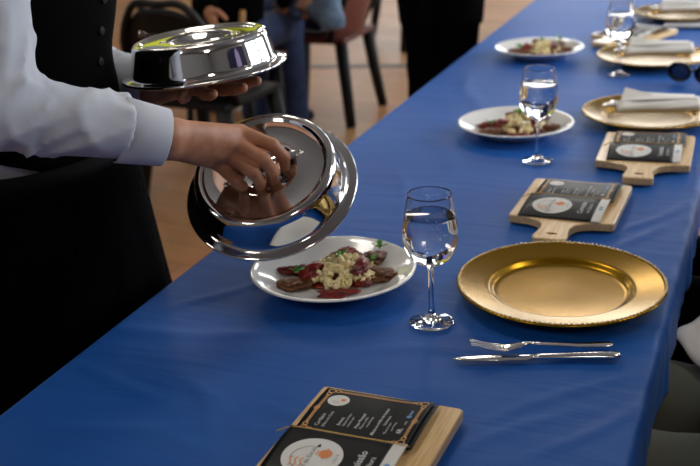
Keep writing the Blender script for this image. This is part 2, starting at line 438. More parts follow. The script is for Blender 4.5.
    def hairf(p):
        q = (p-hc)@HR.astype(np.float32)
        r = ell(q, (-.016, 0, .034), (.103, .084, .101))+wrinkle(p, .003, 120, 5)
        cut = np.maximum(q[:, 0]*1.0-.045-np.clip(q[:, 2]-.075, -1, .0)*.0, -.0+(-q[:, 2]+.055))    # face opening
        face = np.minimum(.085-q[:, 2]*1.0, q[:, 0]-.02)
        r = np.maximum(r, face); return np.maximum(r, -.06-q[:, 2])
    V, F = surface_nets(hairf, J['head']-.15, J['head']+.16, .007); mesh_obj('hair', V-root_loc, F, MT[hair], root)
    for s in (-1, 1):
        ec = J['head']+HR@np.array([.079, .032*s, .008])
        V, F = lathe([(0, -.0115), (.008, -.008), (.0115, 0), (.008, .008), (0, .0115)], 16); e = mesh_obj('eye', [np.array(v)+ec-root_loc for v in V], F, MT['eyew'], root)
        V, F = lathe([(0, .0016), (.0045, .001), (.0055, 0)], 14)
        mesh_obj('iris', [ec+HR@np.array([.0108+z, x, y])-root_loc for x, y, z in V], F, MT['eyed'], e)
    return root, root_loc, J, L, f

# ================================================================== the room
X0, X1, Y0, Y1, Z1 = (ROOM[k] for k in ('x0', 'x1', 'y0', 'y1', 'z1'))
fl = struct(box_obj('floor', ((X0+X1)/2, (Y0+Y1)/2, -.05), (X1-X0, Y1-Y0, .1), MT['floor']))
a, b = ground(290, 67, 0), ground(400, 66, 0); d = nrm(b-a); p0 = a-d*3.2; p1 = b+d*4.6; mid = (p0+p1)/2
box_obj('floor_joint_strip', (mid[0], mid[1], .001), (np.linalg.norm(p1-p0), .085, .004), MT['strip'], fl, rot=Matrix.Rotation(math.atan2(d[1], d[0]), 3, 'Z'))
struct(box_obj('ceiling', ((X0+X1)/2, (Y0+Y1)/2, Z1+.05), (X1-X0, Y1-Y0, .1), MT['ceil']))
struct(box_obj('wall_left', (X0-.05, (Y0+Y1)/2, Z1/2), (.1, Y1-Y0, Z1), MT['wall']))
struct(box_obj('wall_near', ((X0+X1)/2, Y0-.05, Z1/2), (X1-X0, .1, Z1), MT['wall']))
def holed_wall(name, fixed, lo, hi, holes, axis):
    bm = bmesh.new(); edges = [lo]+[v for hh in holes for v in hh]+[hi]
    def add(u0, u1, z0, z1):
        c = ((u0+u1)/2, (z0+z1)/2)
        if axis == 'y': box(bm, (fixed, c[0], c[1]), (.1, u1-u0, z1-z0))
        else: box(bm, (c[0], fixed, c[1]), (u1-u0, .1, z1-z0))
    for k in range(0, len(edges), 2): add(edges[k], edges[k+1], 0, Z1)
    for u0, u1 in holes: add(u0, u1, 0, WZ[0]); add(u0, u1, WZ[1], Z1)
    return struct(bm_obj(name, bm, MT['wall']))
holed_wall('wall_right', X1+.05, Y0, Y1, RW, 'y'); holed_wall('wall_far', Y1+.05, X0, X1, FW, 'x')
nwin = 0
for lst, axis in ((RW, 'y'), (FW, 'x')):
    for u0, u1 in lst:
        nwin += 1; um = (u0+u1)/2; zm = sum(WZ)/2; W = u1-u0; H = WZ[1]-WZ[0]
        wn = bpy.data.objects.new('window_%d' % nwin, None); C.objects.link(wn); wn['kind'] = 'structure'
        wn.location = (X1+.05, um, WZ[0]) if axis == 'y' else (um, Y1+.05, WZ[0])
        if axis == 'y': wn.rotation_euler = (0, 0, PI/2)
        bm = bmesh.new()
        for sx in (-1, 1): box(bm, (sx*(W/2-.03), 0, H/2), (.06, .07, H))
        for zz in (.03, H-.03): box(bm, (0, 0, zz), (W-.12, .07, .06))
        box(bm, (0, 0, H/2), (.05, .06, H-.12))
        bm_obj('window_frame', bm, MT['frame'], wn)
        for sx in (-1, 1): box_obj('pane', (sx*(W/4-.006), .02, H/2), (W/2-.09, .006, H-.12), MT['pane'], wn)
for i, (x, y) in enumerate(LAMPS):
    side = 'left' if x < -3 else 'middle' if x < 0 else 'right'
    depth = ['behind the camera', 'over the near half of the table', 'over the far half of the table', 'near the far windows'][i % 4]
    L_ = thing('ceiling_lamp', f'round white glass ceiling lamp in the {side} row {depth}', 'lamp', (x, y, Z1), 0, 'ceiling lamps')
    V, F = lathe([(0, 0), (.19, 0), (.19, -.03), (.17, -.035), (0, -.035)], 32); mesh_obj('lamp_base', V, F, MT['frame'], L_)
    V, F = lathe([(.17, -.036), (.165, -.06), (.13, -.085), (.07, -.1), (0, -.104)], 32); mesh_obj('lamp_shade', V, F, MT['lampw'], L_)
    l = bpy.data.lights.new('lamp_light', 'POINT'); l.energy = LAMP_POWER; l.color = (1, .95, .88); l.shadow_soft_size = .28
    lo_ = bpy.data.objects.new('lamp_light', l); C.objects.link(lo_); lo_.parent = L_; lo_.location = (0, 0, -.3)

# ================================================================== table and cloth
TX0, TX1, TY0, TY1 = -.925, -.113, .25, 5.6
tb = thing('banquet_table', 'long narrow banquet table hidden under the blue cloth', 'table', ((TX0+TX1)/2, (TY0+TY1)/2, 0))
W = TX1-TX0-.03; LN = TY1-TY0-.03
box_obj('tabletop', (0, 0, .725), (W, LN, .03), MT['tablewood'], tb, .004)
for sy in (-.97, -.42, .42, .97):
    for sx in (-1, 1):
        box_obj('leg', (sx*(W/2-.09), sy*(LN/2-.1), .355), (.035, .035, .71), MT['tablemetal'], tb, .004)
def cloth_z(x, y):
    z = .0007*np.sin(x*9+y*3.1)+.0006*np.sin(y*7-x*4+1)
    for (cx, cy, ang, ln, wd, am) in CREASES:
        c, s = math.cos(ang), math.sin(ang); u = (x-cx)*c+(y-cy)*s; v = -(x-cx)*s+(y-cy)*c
        v = v+.012*np.sin(u*16+cx*30)
        z = z+am*np.exp(-(v/wd)**2)*np.exp(-(u/ln)**4)
    z = z+.0011*np.exp(-((x+.215)/.006)**2)+.0009*np.exp(-((x+.62)/.007)**2)     # pressed fold lines
    return np.minimum(z, .0034)
CREASES = []
for (px, py, ang, ln, wd, am) in [(235, 412, -25, .12, .008, .0030), (280, 425, 5, .10, .006, .0034), (200, 405, -55, .07, .010, .0030), (120, 425, 10, .10, .012, .0028), (300, 412, -20, .08, .006, .003),
                                  (190, 330, 15, .16, .014, .0028), (100, 375, -10, .12, .012, .002), (165, 440, -5, .10, .009, .0026), (395, 350, 20, .12, .012, .002), (440, 150, -60, .16, .014, .0028),
                                  (400, 190, -75, .14, .012, .0026), (470, 90, -70, .2, .016, .0028), (560, 395, 55, .12, .008, .0028), (600, 420, 60, .12, .007, .003), (520, 430, 50, .1, .009, .0022),
                                  (560, 92, -20, .14, .012, .002), (630, 240, 70, .12, .008, .003), (655, 215, 65, .14, .008, .003), (225, 290, 60, .10, .010, .003)]:
    g_ = ground(px, py); CREASES.append((g_[0], g_[1], math.radians(ang), ln, wd, am))
ys = np.concatenate([np.arange(TY0, 2.2, .011), np.arange(2.2, TY1+.03, .03)])
xs_top = np.linspace(TX0+.014, TX1-.014, 92)
R_ = .016; prof = []
DROP = .30
for k in np.linspace(1, 0, 13): prof.append(('L', k))
def cloth_row(y):
    out = []
    wob = lambda s, dz: (.010*math.sin(y*13+s*2)+.008*math.sin(y*29+1.7*s)+.004*math.sin(y*61))*min(1, dz/.12)
    for k in np.linspace(1, 0, 14)[:-1]:
        dz = .016+k*DROP; out.append((TX0-.004-abs(wob(1, dz))*1.6-.02*k, y, TZ-.001-dz+.0))
    for a in (65, 40, 18): out.append((TX0+.012-.016*math.sin(math.radians(a)), y, TZ-.017+.016*math.cos(math.radians(a))))
    z = cloth_z(xs_top, np.full_like(xs_top, y))-.0035
    out += [(x, y, TZ+zz) for x, zz in zip(xs_top, z)]
    rip = .004*math.sin(y*42)+.003*math.sin(y*71+1)
    for a in (18, 40, 65): out.append((TX1-.012+.016*math.sin(math.radians(a)), y, TZ-.017+.016*math.cos(math.radians(a))+rip*math.sin(math.radians(a))*.5))
    for k in np.linspace(0, 1, 10)[1:]:
        dz = .016+k*.105; out.append((TX1+.004+abs(wob(-1, dz))*.5+abs(rip)*.4-.006*k, y, TZ-.001-dz))
    return out
rows = [cloth_row(y) for y in ys]; n = len(rows[0]); V = [v for r in rows for v in r]
F = [(i*n+k, i*n+k+1, (i+1)*n+k+1, (i+1)*n+k) for i in range(len(rows)-1) for k in range(n-1)]
tc_ = mesh_obj('tablecloth', V, [f[::1] for f in F], MT['cloth'])
sm = tc_.modifiers.new('thickness', 'SOLIDIFY'); sm.thickness = .0012; sm.offset = -1
tag(tc_, 'long royal blue satin cloth draped over the banquet table', 'tablecloth')
# fine pulled wrinkles running across the cloth
_nt = MT['cloth'].node_tree; _b = _nt.nodes['Principled BSDF']; _tc = [n for n in _nt.nodes if n.type == 'TEX_COORD'][0]
_mp = _nt.nodes.new('ShaderNodeMapping'); _mp.inputs['Scale'].default_value = (3.0, 20, 1); _mp.inputs['Rotation'].default_value = (0, 0, -.30)
_n = _nt.nodes.new('ShaderNodeTexNoise'); _n.inputs['Scale'].default_value = 1.0; _n.inputs['Detail'].default_value = 3; _n.inputs['Distortion'].default_value = .6
_bp = _nt.nodes.new('ShaderNodeBump'); _bp.inputs['Strength'].default_value = .32; _bp.inputs['Distance'].default_value = .006
_old = [n for n in _nt.nodes if n.type == 'BUMP' and n != _bp][0]
_nt.links.new(_tc.outputs['Object'], _mp.inputs[0]); _nt.links.new(_mp.outputs[0], _n.inputs['Vector']); _nt.links.new(_n.outputs['Fac'], _bp.inputs['Height']); _nt.links.new(_bp.outputs[0], _old.inputs['Normal'])
TT = TZ+.0004

# ================================================================== gold charger plates
def make_charger(label, x, y):
    root = thing('charger_plate', label, 'plate', (x, y, TT), 0, 'gold charger plates')
    R = .165
    prof = [(0, .0015), (.095, .0015), (.100, .001), (.108, .004), (.116, .010), (.150, .0165), (R-.003, .0185), (R, .0205), (R, .0225), (R-.003, .0235), (R-.008, .0225),
            (.150, .0205), (.120, .0150), (.1145, .0138), (.1115, .0118), (.108, .0075), (.104, .0055), (.098, .0045), (.03, .004), (0, .004)]
    V, F = lathe(prof, 128); mesh_obj('dish', V, F, MT['gold'], root)
    parts = []; nb = 132; base = lathe([(0, -.0022), (.0016, -.0012), (.0021, 0.), (.0016, .0014), (0, .0021)], 7)
    for k in range(nb):
        a = 2*PI*k/nb; parts.append(([(v[0]*1.35+(R-.0035)*math.cos(a), v[1]*1.35+(R-.0035)*math.sin(a), v[2]+.0240) for v in base[0]], base[1]))
    V, F = merge(parts); o = mesh_obj('beaded_rim', V, F, MT['goldbead'], root); o['kind'] = 'stuff'
    return root
make_charger('large empty gold charger plate beside the fork and knife', -.2814, 1.570)
make_charger('gold charger plate holding a napkin roll, behind the board touching it', -.266, 2.640)
make_charger('gold charger plate holding a napkin roll, beside the black sunglasses', -.334, 3.290)
make_charger('gold charger plate at the far right corner of the photo', -.318, 4.03)

# ================================================================== white dinner plates with food
def make_plate(label, x, y):
    root = thing('dinner_plate', label, 'plate', (x, y, TT), 0, 'white dinner plates')
    R = .1374
    prof = [(0, .003), (.070, .003), (.072, 0), (.078, 0), (.080, .004), (.108, .014), (.130, .0235), (R, .0275), (R+.0003, .0292), (R-.002, .0305), (R-.006, .0300),
            (.122, .0245), (.106, .0175), (.092, .0095), (.082, .0066), (.04, .0060), (0, .0060)]
    V, F = lathe(prof, 112); mesh_obj('dish', V, F, MT['china'], root)
    return root
def blob(name, c, r, m, seed, amp=.25, sub=3, rotz=0, parent=None):
    bm = bmesh.new(); bmesh.ops.create_icosphere(bm, subdivisions=4, radius=1); rs = np.random.RandomState(seed)
    D = rs.normal(size=(6, 3))*2.2; PH = rs.uniform(0, 6.28, 6); cz, sz = math.cos(rotz), math.sin(rotz)
    for v in bm.verts:
        p = np.array(v.co); k = 1+amp*sum(math.sin(float(D[i]@p)*(1+.9*i)+PH[i])/(1+i*.45) for i in range(6))/2
        q = p*k*np.array(r); v.co = (q[0]*cz-q[1]*sz, q[0]*sz+q[1]*cz, max(q[2], -r[2]*.75))
    o = bm_obj(name, bm, m, parent, True); o.location = tuple(map(float, c)); return o
def leaf_sprig(name, c, s, seed, parent=None):
    rs = np.random.RandomState(seed); parts = []
    for k in range(6):
        a = rs.uniform(0, 6.28); tl = rs.uniform(.25, .9); dr = np.array([math.cos(a), math.sin(a), tl]); dr = nrm(dr)
        sd = nrm(np.cross(dr, (0, 0, 1))); up = np.cross(sd, dr); base = dr*s*rs.uniform(.1, .5); L = s*rs.uniform(.7, 1.2)
        V = []; pts = [(0, .0), (.25, .28), (.38, .18), (.55, .42), (.68, .22), (.85, .26), (1, 0)]
        for u, w_ in pts: V.append(base+dr*L*u+sd*L*w_+up*L*.15*math.sin(u*3))
        for u, w_ in pts[-2:0:-1]: V.append(base+dr*L*u-sd*L*w_+up*L*.15*math.sin(u*3))
        V = [v+np.array([0, 0, s*.1]) for v in V]; nn = len(V)
        parts.append((V+[v-up*.0004 for v in V], [tuple(range(nn)), tuple(range(2*nn-1, nn-1, -1))]+[(i, i+nn, (i+1) % nn+nn, (i+1) % nn) for i in range(nn)]))
    parts.append(tube([(0, 0, -.001), (0, 0, s*.15), (s*.1, 0, s*.3)], .0007, 6))
    V, F = merge(parts); o = mesh_obj(name, V, F, MT['herb'], parent, False); o.location = tuple(map(float, c)); return o
def pasta_mesh(n, spread, seed, top):
    rs = np.random.RandomState(seed); parts = []
    for k in range(n):
        r = math.sqrt(rs.uniform(0, 1)); a = rs.uniform(0, 6.28)
        x, y = r*spread[0]*math.cos(a), r*spread[1]*math.sin(a); hz = .009+top*max(0, 1-r**1.6)*(.55+.45*((k*7) % 10)/10)
        ax = nrm(rs.normal(size=3)*np.array([1, 1, .75])); b = nrm(np.cross(ax, (0.3, .1, 1))); c = np.cross(ax, b); N = 9; ro, ri, hl = .0048, .0031, .0060
        V = []
        for (rad, t) in ((ro, -hl), (ro, hl), (ri, hl), (ri, -hl)):
            for j in range(N):
                th = 2*PI*j/N; V.append(np.array([x, y, hz])+ax*t+(b*math.cos(th)+c*math.sin(th))*rad)
        F = [(i*N+j, i*N+(j+1) % N, ((i+1) % 4)*N+(j+1) % N, ((i+1) % 4)*N+j) for i in range(4) for j in range(N)]
        parts.append((V, F))
    return merge(parts)
CR, SR = _r0[0], _r0[1]
def image_xy(cx, cy, du, dv):
    """offset du along image-right, dv away from the camera on a horizontal plane"""
    vx, vy = -math.sin(-YAW), math.cos(YAW)
    return cx+CR*du+vx*dv, cy+SR*du+vy*dv
def serve(cx, cy, which, detail, seed):
    make_plate(f'white round dinner plate with pasta, {which}', cx, cy)
    z = TT+.0062
    P = lambda du, dv, zz=0: (*image_xy(cx, cy, du, dv), z+zz)
    V, F = pasta_mesh(detail, (.056, .060), seed, .030)
    o = mesh_obj('pasta', V, F, MT['pasta'], None, False); o.location = P(.014, .006); tag(o, f'heap of short pasta tubes on the plate {which}', 'pasta', 'pasta on the plates', 'stuff')
    def lay(kind, nm, m, spots, words, grp):
        for i, (du, dv, zz, rx, ry, rz_, ro) in enumerate(spots):
            o = blob(nm, P(du, dv, zz+rz_*.75), (rx, ry, rz_), MT[m], seed*31+i*7+len(nm), .12 if kind == 'sauce' else .36, 4, ro); tag(o, words[i]+f' on the plate {which}', kind, grp)
    lay('sauce', 'sauce_pool', 'sauce', [(.008, .000, .0, .062, .046, .0035, .36)], ['thin reddish sauce under the pasta'], 'sauce on the plates')
    lay('meat', 'meat_piece', 'meat', [(-.062, -.030, .001, .026, .021, .010, .5), (.082, -.012, .001, .026, .020, .010, .2), (.070, .058, .001, .024, .018, .013, 1.0)],
        ['brown meat chunk at the left', 'brown meat chunk at the right front', 'brown meat chunk at the right back'], 'meat on the plates')
    lay('tomato', 'tomato_slice', 'tomato', [(-.064, .028, .001, .027, .012, .008, .3), (-.036, -.006, .010, .022, .018, .012, 1.2), (.020, .062, .006, .030, .013, .014, .5), (.046, -.004, .018, .012, .030, .010, .2), (.002, -.066, .0, .030, .011, .006, .45), (.046, -.034, .003, .015, .012, .007, .4)],
        ['long dried tomato strip at the left', 'dark red tomato chunk left of pasta', 'dark red tomato strip behind pasta', 'red tomato strip leaning across pasta', 'flat red tomato strip before the pasta', 'small red tomato bit front right'], 'tomatoes on the plates')
    for i, (du, dv, zz) in enumerate([(-.062, -.022, .024), (.012, .016, .032), (.080, .062, .026), (.064, .022, .018)]):
        s_ = leaf_sprig('parsley_sprig', P(du, dv, zz), .014, seed*5+i)
        tag(s_, ['parsley sprig on the left meat', 'parsley sprig on top of the pasta', 'parsley sprig on the back meat', 'small parsley sprig between right meats'][i]+f' on the plate {which}', 'herb', 'parsley on the plates')
serve(-.648, 1.512, 'below the raised steel lid', 190, 3)
serve(-.558, 2.454, 'behind the middle wine glass', 130, 4)
serve(-.683, 3.3215, 'farthest down the table', 130, 5)

# ================================================================== wine glasses with water
def make_glass(label, wlabel, x, y, sc=1.):
    root = thing('wine_glass', label, 'glass', (x, y, TT), 0, 'wine glasses')
    H = .207
    bowl_o = spline([(.0048, .0900), (.0130, .0945), (.0290, .1060), (.0395, .1260), (.0415, .1440), (.0395, .1680), (.0355, .1900), (.0328, H)], 7)
    bowl_i = spline([(.0318, H), (.0342, .1900), (.0382, .1680), (.0402, .1440), (.0381, .1265), (.0275, .1080), (.0110, .0980), (.0001, .0965)], 7)
    stem = spline([(.0330, .0006), (.0332, .0018), (.0250, .0042), (.0120, .0085), (.0058, .0150), (.0042, .0300), (.0039, .0600), (.0041, .0800), (.0048, .0900)], 5)
    prof = [(0, 0.0003)]+[tuple(q) for q in stem]+[tuple(q) for q in bowl_o[1:]]+[(.0323, H+.0006)]+[tuple(q) for q in bowl_i[:-1]]+[(0, .0965)]
    V, F = lathe(prof, 64); V = [(v[0]*sc, v[1]*sc, v[2]*sc) for v in V]
    # split into foot, stem and bowl would break the refraction: one glass body
    mesh_obj('glass_body', V, F, MT['glass'], root)
    wl = .1735; ins = [q for q in bowl_i[::-1] if q[1] < wl-.001]
    rr = float(np.interp(wl, [q[1] for q in bowl_i[::-1]], [q[0] for q in bowl_i[::-1]]))
    wp = [(0, ins[0][1]-.0002)]+[(q[0]+.00025, q[1]-.0001) for q in ins[1:]]+[(rr+.00025, wl+.0006), (rr-.0010, wl), (0, wl)]
    V, F = lathe(wp, 64)
    o = mesh_obj('water', V, F, MT['water']); o.location = (x, y, TT); tag(o, wlabel, 'water', 'water in the glasses')
make_glass('nearest stemmed wine glass, between white plate and gold charger', 'clear water filling the nearest wine glass', -.448, 1.415)
make_glass('stemmed wine glass in front of the middle pasta plate', 'clear water in the wine glass by the middle pasta plate', -.461, 2.248)
make_glass('stemmed wine glass at the top, in front of the far boards', 'clear water in the farthest wine glass', -.406, 3.099)

# ================================================================== cutlery
def outline_solid(name, cols, m, parent=None):
    """cols: list of (x, halfwidth, z, thickness) -> smooth bar along x"""
    V, F = [], []; K = 10
    for x, hw, z, th in cols:
        for k in range(K):
            a = 2*PI*k/K; V.append((x, hw*math.copysign(abs(math.cos(a))**.8, math.cos(a)), z+th/2*math.copysign(abs(math.sin(a))**.8, math.sin(a))))
    for i in range(len(cols)-1):
        for k in range(K): F.append((i*K+k, i*K+(k+1) % K, (i+1)*K+(k+1) % K, (i+1)*K+k))
    F.append(tuple(range(K-1, -1, -1))); F.append(tuple(range((len(cols)-1)*K, len(cols)*K)))
    return mesh_obj(name, V, F, m, parent)
def make_knife(label, p_tip, p_end, z0=0.):
    p_tip, p_end = np.array(p_tip), np.array(p_end); L = np.linalg.norm(p_end-p_tip); ang = math.atan2(*(p_end-p_tip)[[1, 0]])
    r = thing('table_knife', label, 'knife', (p_tip[0], p_tip[1], TT+z0), ang, 'table knives')
    outline_solid('blade', [(0, .001, .0025, .001), (.012, .006, .0027, .0016), (.035, .009, .003, .0018), (L*.44, .0095, .0035, .0024), (L*.47, .006, .004, .004), (L*.49, .005, .004, .005)], MT['steel'], r)
    outline_solid('handle', [(L*.485, .005, .004, .005), (L*.52, .0058, .0042, .0065), (L*.75, .0072, .0045, .0078), (L*.95, .0088, .0045, .0082), (L*.99, .0078, .0045, .007), (L, .004, .0045, .004)], MT['steel'], r)
    return r
def make_fork(label, p_tip, p_end, z_end=.002, tilt=0., z0=0.):
    p_tip, p_end = np.array(p_tip), np.array(p_end); L = np.linalg.norm(p_end-p_tip); ang = math.atan2(*(p_end-p_tip)[[1, 0]])
    r = thing('dinner_fork', label, 'fork', (p_tip[0], p_tip[1], TT+z0), ang, 'dinner forks')
    zc = lambda x: (.0225-.0125*min(1, x/.05)) if x < .05 else (.010+.006*math.exp(-((x-.085)/.022)**2)+(-.004)*max(0, (x-.09)/(L-.09)))
    for k in range(4):
        y0 = (k-1.5)*.0056
        outline_solid('tine', [(0, .0006, zc(0), .001), (.006, .0011, zc(.006), .0016), (.024, .0014, zc(.024)-.001, .0018), (.046, .0017, zc(.046)-.0005, .0022), (.052, .0022, zc(.052), .0024)], MT['steel'], r).location = (0, y0, 0)
    outline_solid('fork_head', [(.044, .0098, zc(.044), .002), (.050, .0115, zc(.05), .0022), (.062, .0100, zc(.062), .0024), (.074, .0055, zc(.074), .003), (.085, .0036, zc(.085), .0036)], MT['steel'], r)
    outline_solid('handle', [(.082, .0036, zc(.082), .0036), (.10, .0034, zc(.1), .0036), (L*.75, .0056, zc(L*.75), .0034), (L*.93, .0085, zc(L*.93), .003), (L*.985, .0078, zc(L*.985), .0026), (L, .003, zc(L), .002)], MT['steel'], r)
    return r
make_knife('steel table knife lying in front of the empty gold charger', ground(453, 360.5)[:2], ground(620.5, 358)[:2])
make_fork('steel fork resting on the knife in front of the empty charger', ground(470, 341.5, TZ+.024)[:2], ground(613, 343, TZ+.008)[:2])

# ================================================================== cutting boards and menus
def board_outline():
    W, D, r = .0975, .112, .006; pts = []
    def arc(cx, cy, rad, a0, a1, n=6): pts.extend((cx+rad*math.cos(math.radians(a)), cy+rad*math.sin(math.radians(a))) for a in np.linspace(a0, a1, n))
    arc(W-r, D-r, r, 0, 90); arc(-W+r, D-r, r, 90, 180); arc(-W+r, -D+r, r, 180, 262)
    pts.extend(tuple(q) for q in spline([(-.060, -D-.004), (-.040, -D-.014), (-.029, -D-.030), (-.026, -D-.050), (-.029, -D-.078)], 5))
    arc(-.018, -D-.088, .014, 200, 265, 4); arc(.018, -D-.088, .014, 275, 340, 4)
    pts.extend((-x, y) for x, y in [tuple(q) for q in spline([(-.060, -D-.004), (-.040, -D-.014), (-.029, -D-.030), (-.026, -D-.050), (-.029, -D-.078)], 5)][::-1])
    arc(W-r, -D+r, r, 278, 360)
    return pts
def make_board(label, x, y, rz=0.):
    root = thing('cutting_board', label, 'board', (x, y, TT), rz, 'wooden cutting boards')
    pts = board_outline(); n = len(pts); th = .016; V = []; c = np.array([0, -.02])
    rings = [(.0, .0025), (.0025, 0)][::-1]
    lv = [(0., .0022), (.0018, 0.), (th-.0018, 0.), (th, .0022)]
    for z, ins in lv:
        for p in pts:
            q = np.array(p); dvec = c-q; V.append((*(q+dvec/np.linalg.norm(dvec)*ins), z))
    F = [(i*n+k, i*n+(k+1) % n, (i+1)*n+(k+1) % n, (i+1)*n+k) for i in range(3) for k in range(n)]
    hole = [( .010*math.cos(2*PI*k/16), -.186+.0055*math.sin(2*PI*k/16)) for k in range(16)]
    bm = bmesh.new(); vs = [bm.verts.new(v) for v in V]
    for f in F: bm.faces.new([vs[i] for i in f])
    for lvl, z in ((0, 0.), (3, th)):
        hv = [bm.verts.new((hx, hy, z)) for hx, hy in hole]
        es = [bm.edges.get((vs[lvl*n+k], vs[lvl*n+(k+1) % n])) for k in range(n)]+[bm.edges.new((hv[k], hv[(k+1) % 16])) for k in range(16)]
        bmesh.ops.triangle_fill(bm, use_beauty=True, use_dissolve=False, edges=es)
        if lvl == 0: h0 = hv
    for k in range(16): bm.faces.new([h0[k], h0[(k+1) % 16], hv[(k+1) % 16], hv[k]])
    o = bm_obj('plank', bm, MT['pine'], root)
    return root
TEXT_CACHE = {}
def text_verts(s, size, bold=False):
    k = (s, size)
    if k not in TEXT_CACHE:
        cu = bpy.data.curves.new('t', 'FONT'); cu.body = s; cu.size = size; cu.resolution_u = 2
        if bold: cu.offset = size*.012
        ob = bpy.data.objects.new('t', cu); C.objects.link(ob)
        dg = bpy.context.evaluated_depsgraph_get(); me = bpy.data.meshes.new_from_object(ob.evaluated_get(dg))
        TEXT_CACHE[k] = ([tuple(v.co) for v in me.vertices], [tuple(p.vertices) for p in me.polygons])
        bpy.data.objects.remove(ob); bpy.data.meshes.remove(me)
    return TEXT_CACHE[k]
def ribbon2(pts, w_):
    P = np.array(pts, float); V, F = [], []
    for i, p in enumerate(P):
        t = P[min(i+1, len(P)-1)]-P[max(i-1, 0)]; t /= np.linalg.norm(t)+1e-12; nn = np.array([-t[1], t[0]])
        V += [tuple(p+nn*w_/2), tuple(p-nn*w_/2)]
    F = [(2*i, 2*i+1, 2*i+3, 2*i+2) for i in range(len(P)-1)]; return V, F
def disc2(cx, cy, r, n=28, rx=1.):
    return [(cx, cy)]+[(cx+r*rx*math.cos(2*PI*k/n), cy+r*math.sin(2*PI*k/n)) for k in range(n)], [(0, 1+k, 1+(k+1) % n) for k in range(n)]
PW, PH = .148, .110
def make_menu(label, x, y, rz, detail=True):
    """open two-panel menu bound with a gold cord; u runs left-right, v away from the handle; print reads along v"""
    root = thing('menu_leaflet', label, 'menu', (x, y, TT+.0165), rz, 'menus on the boards')
    def zb(u, v): return .0034+.0022*math.sin(PI*min(1, max(0, v/PH)))+.0045*max(0, (u-.10)/.05)**2
    def zf(u, v): return .0012+.0085*(1-(1-min(1, max(0, v/PH)))**2.6)-.004*max(0, v/PH-.75)+.001*(u/PW)
    def panel(name, fn, off, m, u0=0, u1=PW, th=.0005, dz=0., v0=0., v1=PH, parent=root):
        nu, nv = 18, 18; V = []
        for s in (0, -th):
            for j in range(nv+1):
                for i in range(nu+1):
                    u = u0+(u1-u0)*i/nu; v = v0+(v1-v0)*j/nv; V.append((u+off[0], v+off[1], fn(u, v)+s+dz))
        N = (nu+1)*(nv+1); q = lambda i, j, s=0: s*N+j*(nu+1)+i; F = []
        for j in range(nv):
            for i in range(nu):
                F.append((q(i, j), q(i+1, j), q(i+1, j+1), q(i, j+1))); F.append((q(i, j, 1), q(i, j+1, 1), q(i+1, j+1, 1), q(i+1, j, 1)))
        for i in range(nu): F.append((q(i, 0), q(i, 0, 1), q(i+1, 0, 1), q(i+1, 0))); F.append((q(i, nv), q(i+1, nv), q(i+1, nv, 1), q(i, nv, 1)))
        for j in range(nv): F.append((q(0, j), q(0, j+1), q(0, j+1, 1), q(0, j, 1))); F.append((q(nu, j), q(nu, j, 1), q(nu, j+1, 1), q(nu, j+1)))
        return mesh_obj(name, V, F, m, parent)
    ob, of = (-.074, .002), (-.077, -.106)
    back = panel('inner_page', zb, ob, MT['card']); panel('under_page', zb, (ob[0]+.007, ob[1]-.002), MT['card'], dz=-.0016)
    front = panel('cover_page', zf, of, MT['card'], 0, .136); panel('cover_strip', zf, of, MT['paper'], .136, .152)
    edge = panel('page_edge', zf, (of[0], of[1]+.0012), MT['paper'], 0, .152, dz=-.0012)
    def put(name, parts, fn, off, m, parent, dz=.0004):
        V, F = merge([([(*v[:2], 0) for v in p[0]], p[1]) for p in parts]); V = [(v[0]+off[0], v[1]+off[1], fn(v[0], v[1])+dz) for v in V]
        return mesh_obj(name, V, F, m, parent, False)
    def txt(s, size, u, v, bold=False):       # reads along +v, letter tops toward -u
        V, F = text_verts(s, size, bold); return [(u-p[1], v+p[0]) for p in V], F
    # ornament border of the inner page
    B = []; m_ = .008
    for ins in (0., .0022):
        a, b2, c2, d2 = m_+ins, PW-m_-ins, m_+ins-.002, PH-m_-ins+.002; cc = .012
        for seg in ([(a+cc, c2), (b2-cc, c2)], [(a+cc, d2), (b2-cc, d2)], [(a, c2+cc), (a, d2-cc)], [(b2, c2+cc), (b2, d2-cc)]):
            s0, s1 = np.array(seg[0]), np.array(seg[1]); B.append(ribbon2([s0+(s1-s0)*t for t in np.linspace(0, 1, 20)], .0012))
    for cu_, su in ((m_, 1), (PW-m_, -1)):
        for cv_, sv in ((m_-.002, 1), (PH-m_+.002, -1)):
            for (ox, oy, r_) in ((.002, .002, .0048), (.0105, .0010, .0030), (.0010, .0105, .0030), (.0145, .001, .0014), (.001, .0145, .0014)):
                B.append(ribbon2([(cu_+su*(ox+r_*math.cos(t)), cv_+sv*(oy+r_*math.sin(t))) for t in np.linspace(0, 2*PI, 18)], .0013))
    for cu_ in (m_, PW-m_):
        for r_ in (.0026, .0045):
            B.append(ribbon2([(cu_+r_*math.cos(t)*.8, PH/2+r_*math.sin(t)) for t in np.linspace(0, 2*PI, 16)], .0008))
    put('gold_border', B, zb, ob, MT['goldink'], back)
    put('logo_disc', [disc2(.028, .080, .0145)], zb, ob, MT['paper'], back)
    put('logo_mark', [disc2(.034, .082, .0034, 14), *[ribbon2([(.023+.0012*math.sin(t*2.2)+k*.0028, .071+t*.003) for t in np.linspace(0, 2.4, 8)], .0007) for k in range(3)]], zb, ob, MT['orangeink'], back, .0007)
    T = [txt('Cardápio', .0075, .026, .016), txt('(Menu do Chef)', .0055, .034, .016)]
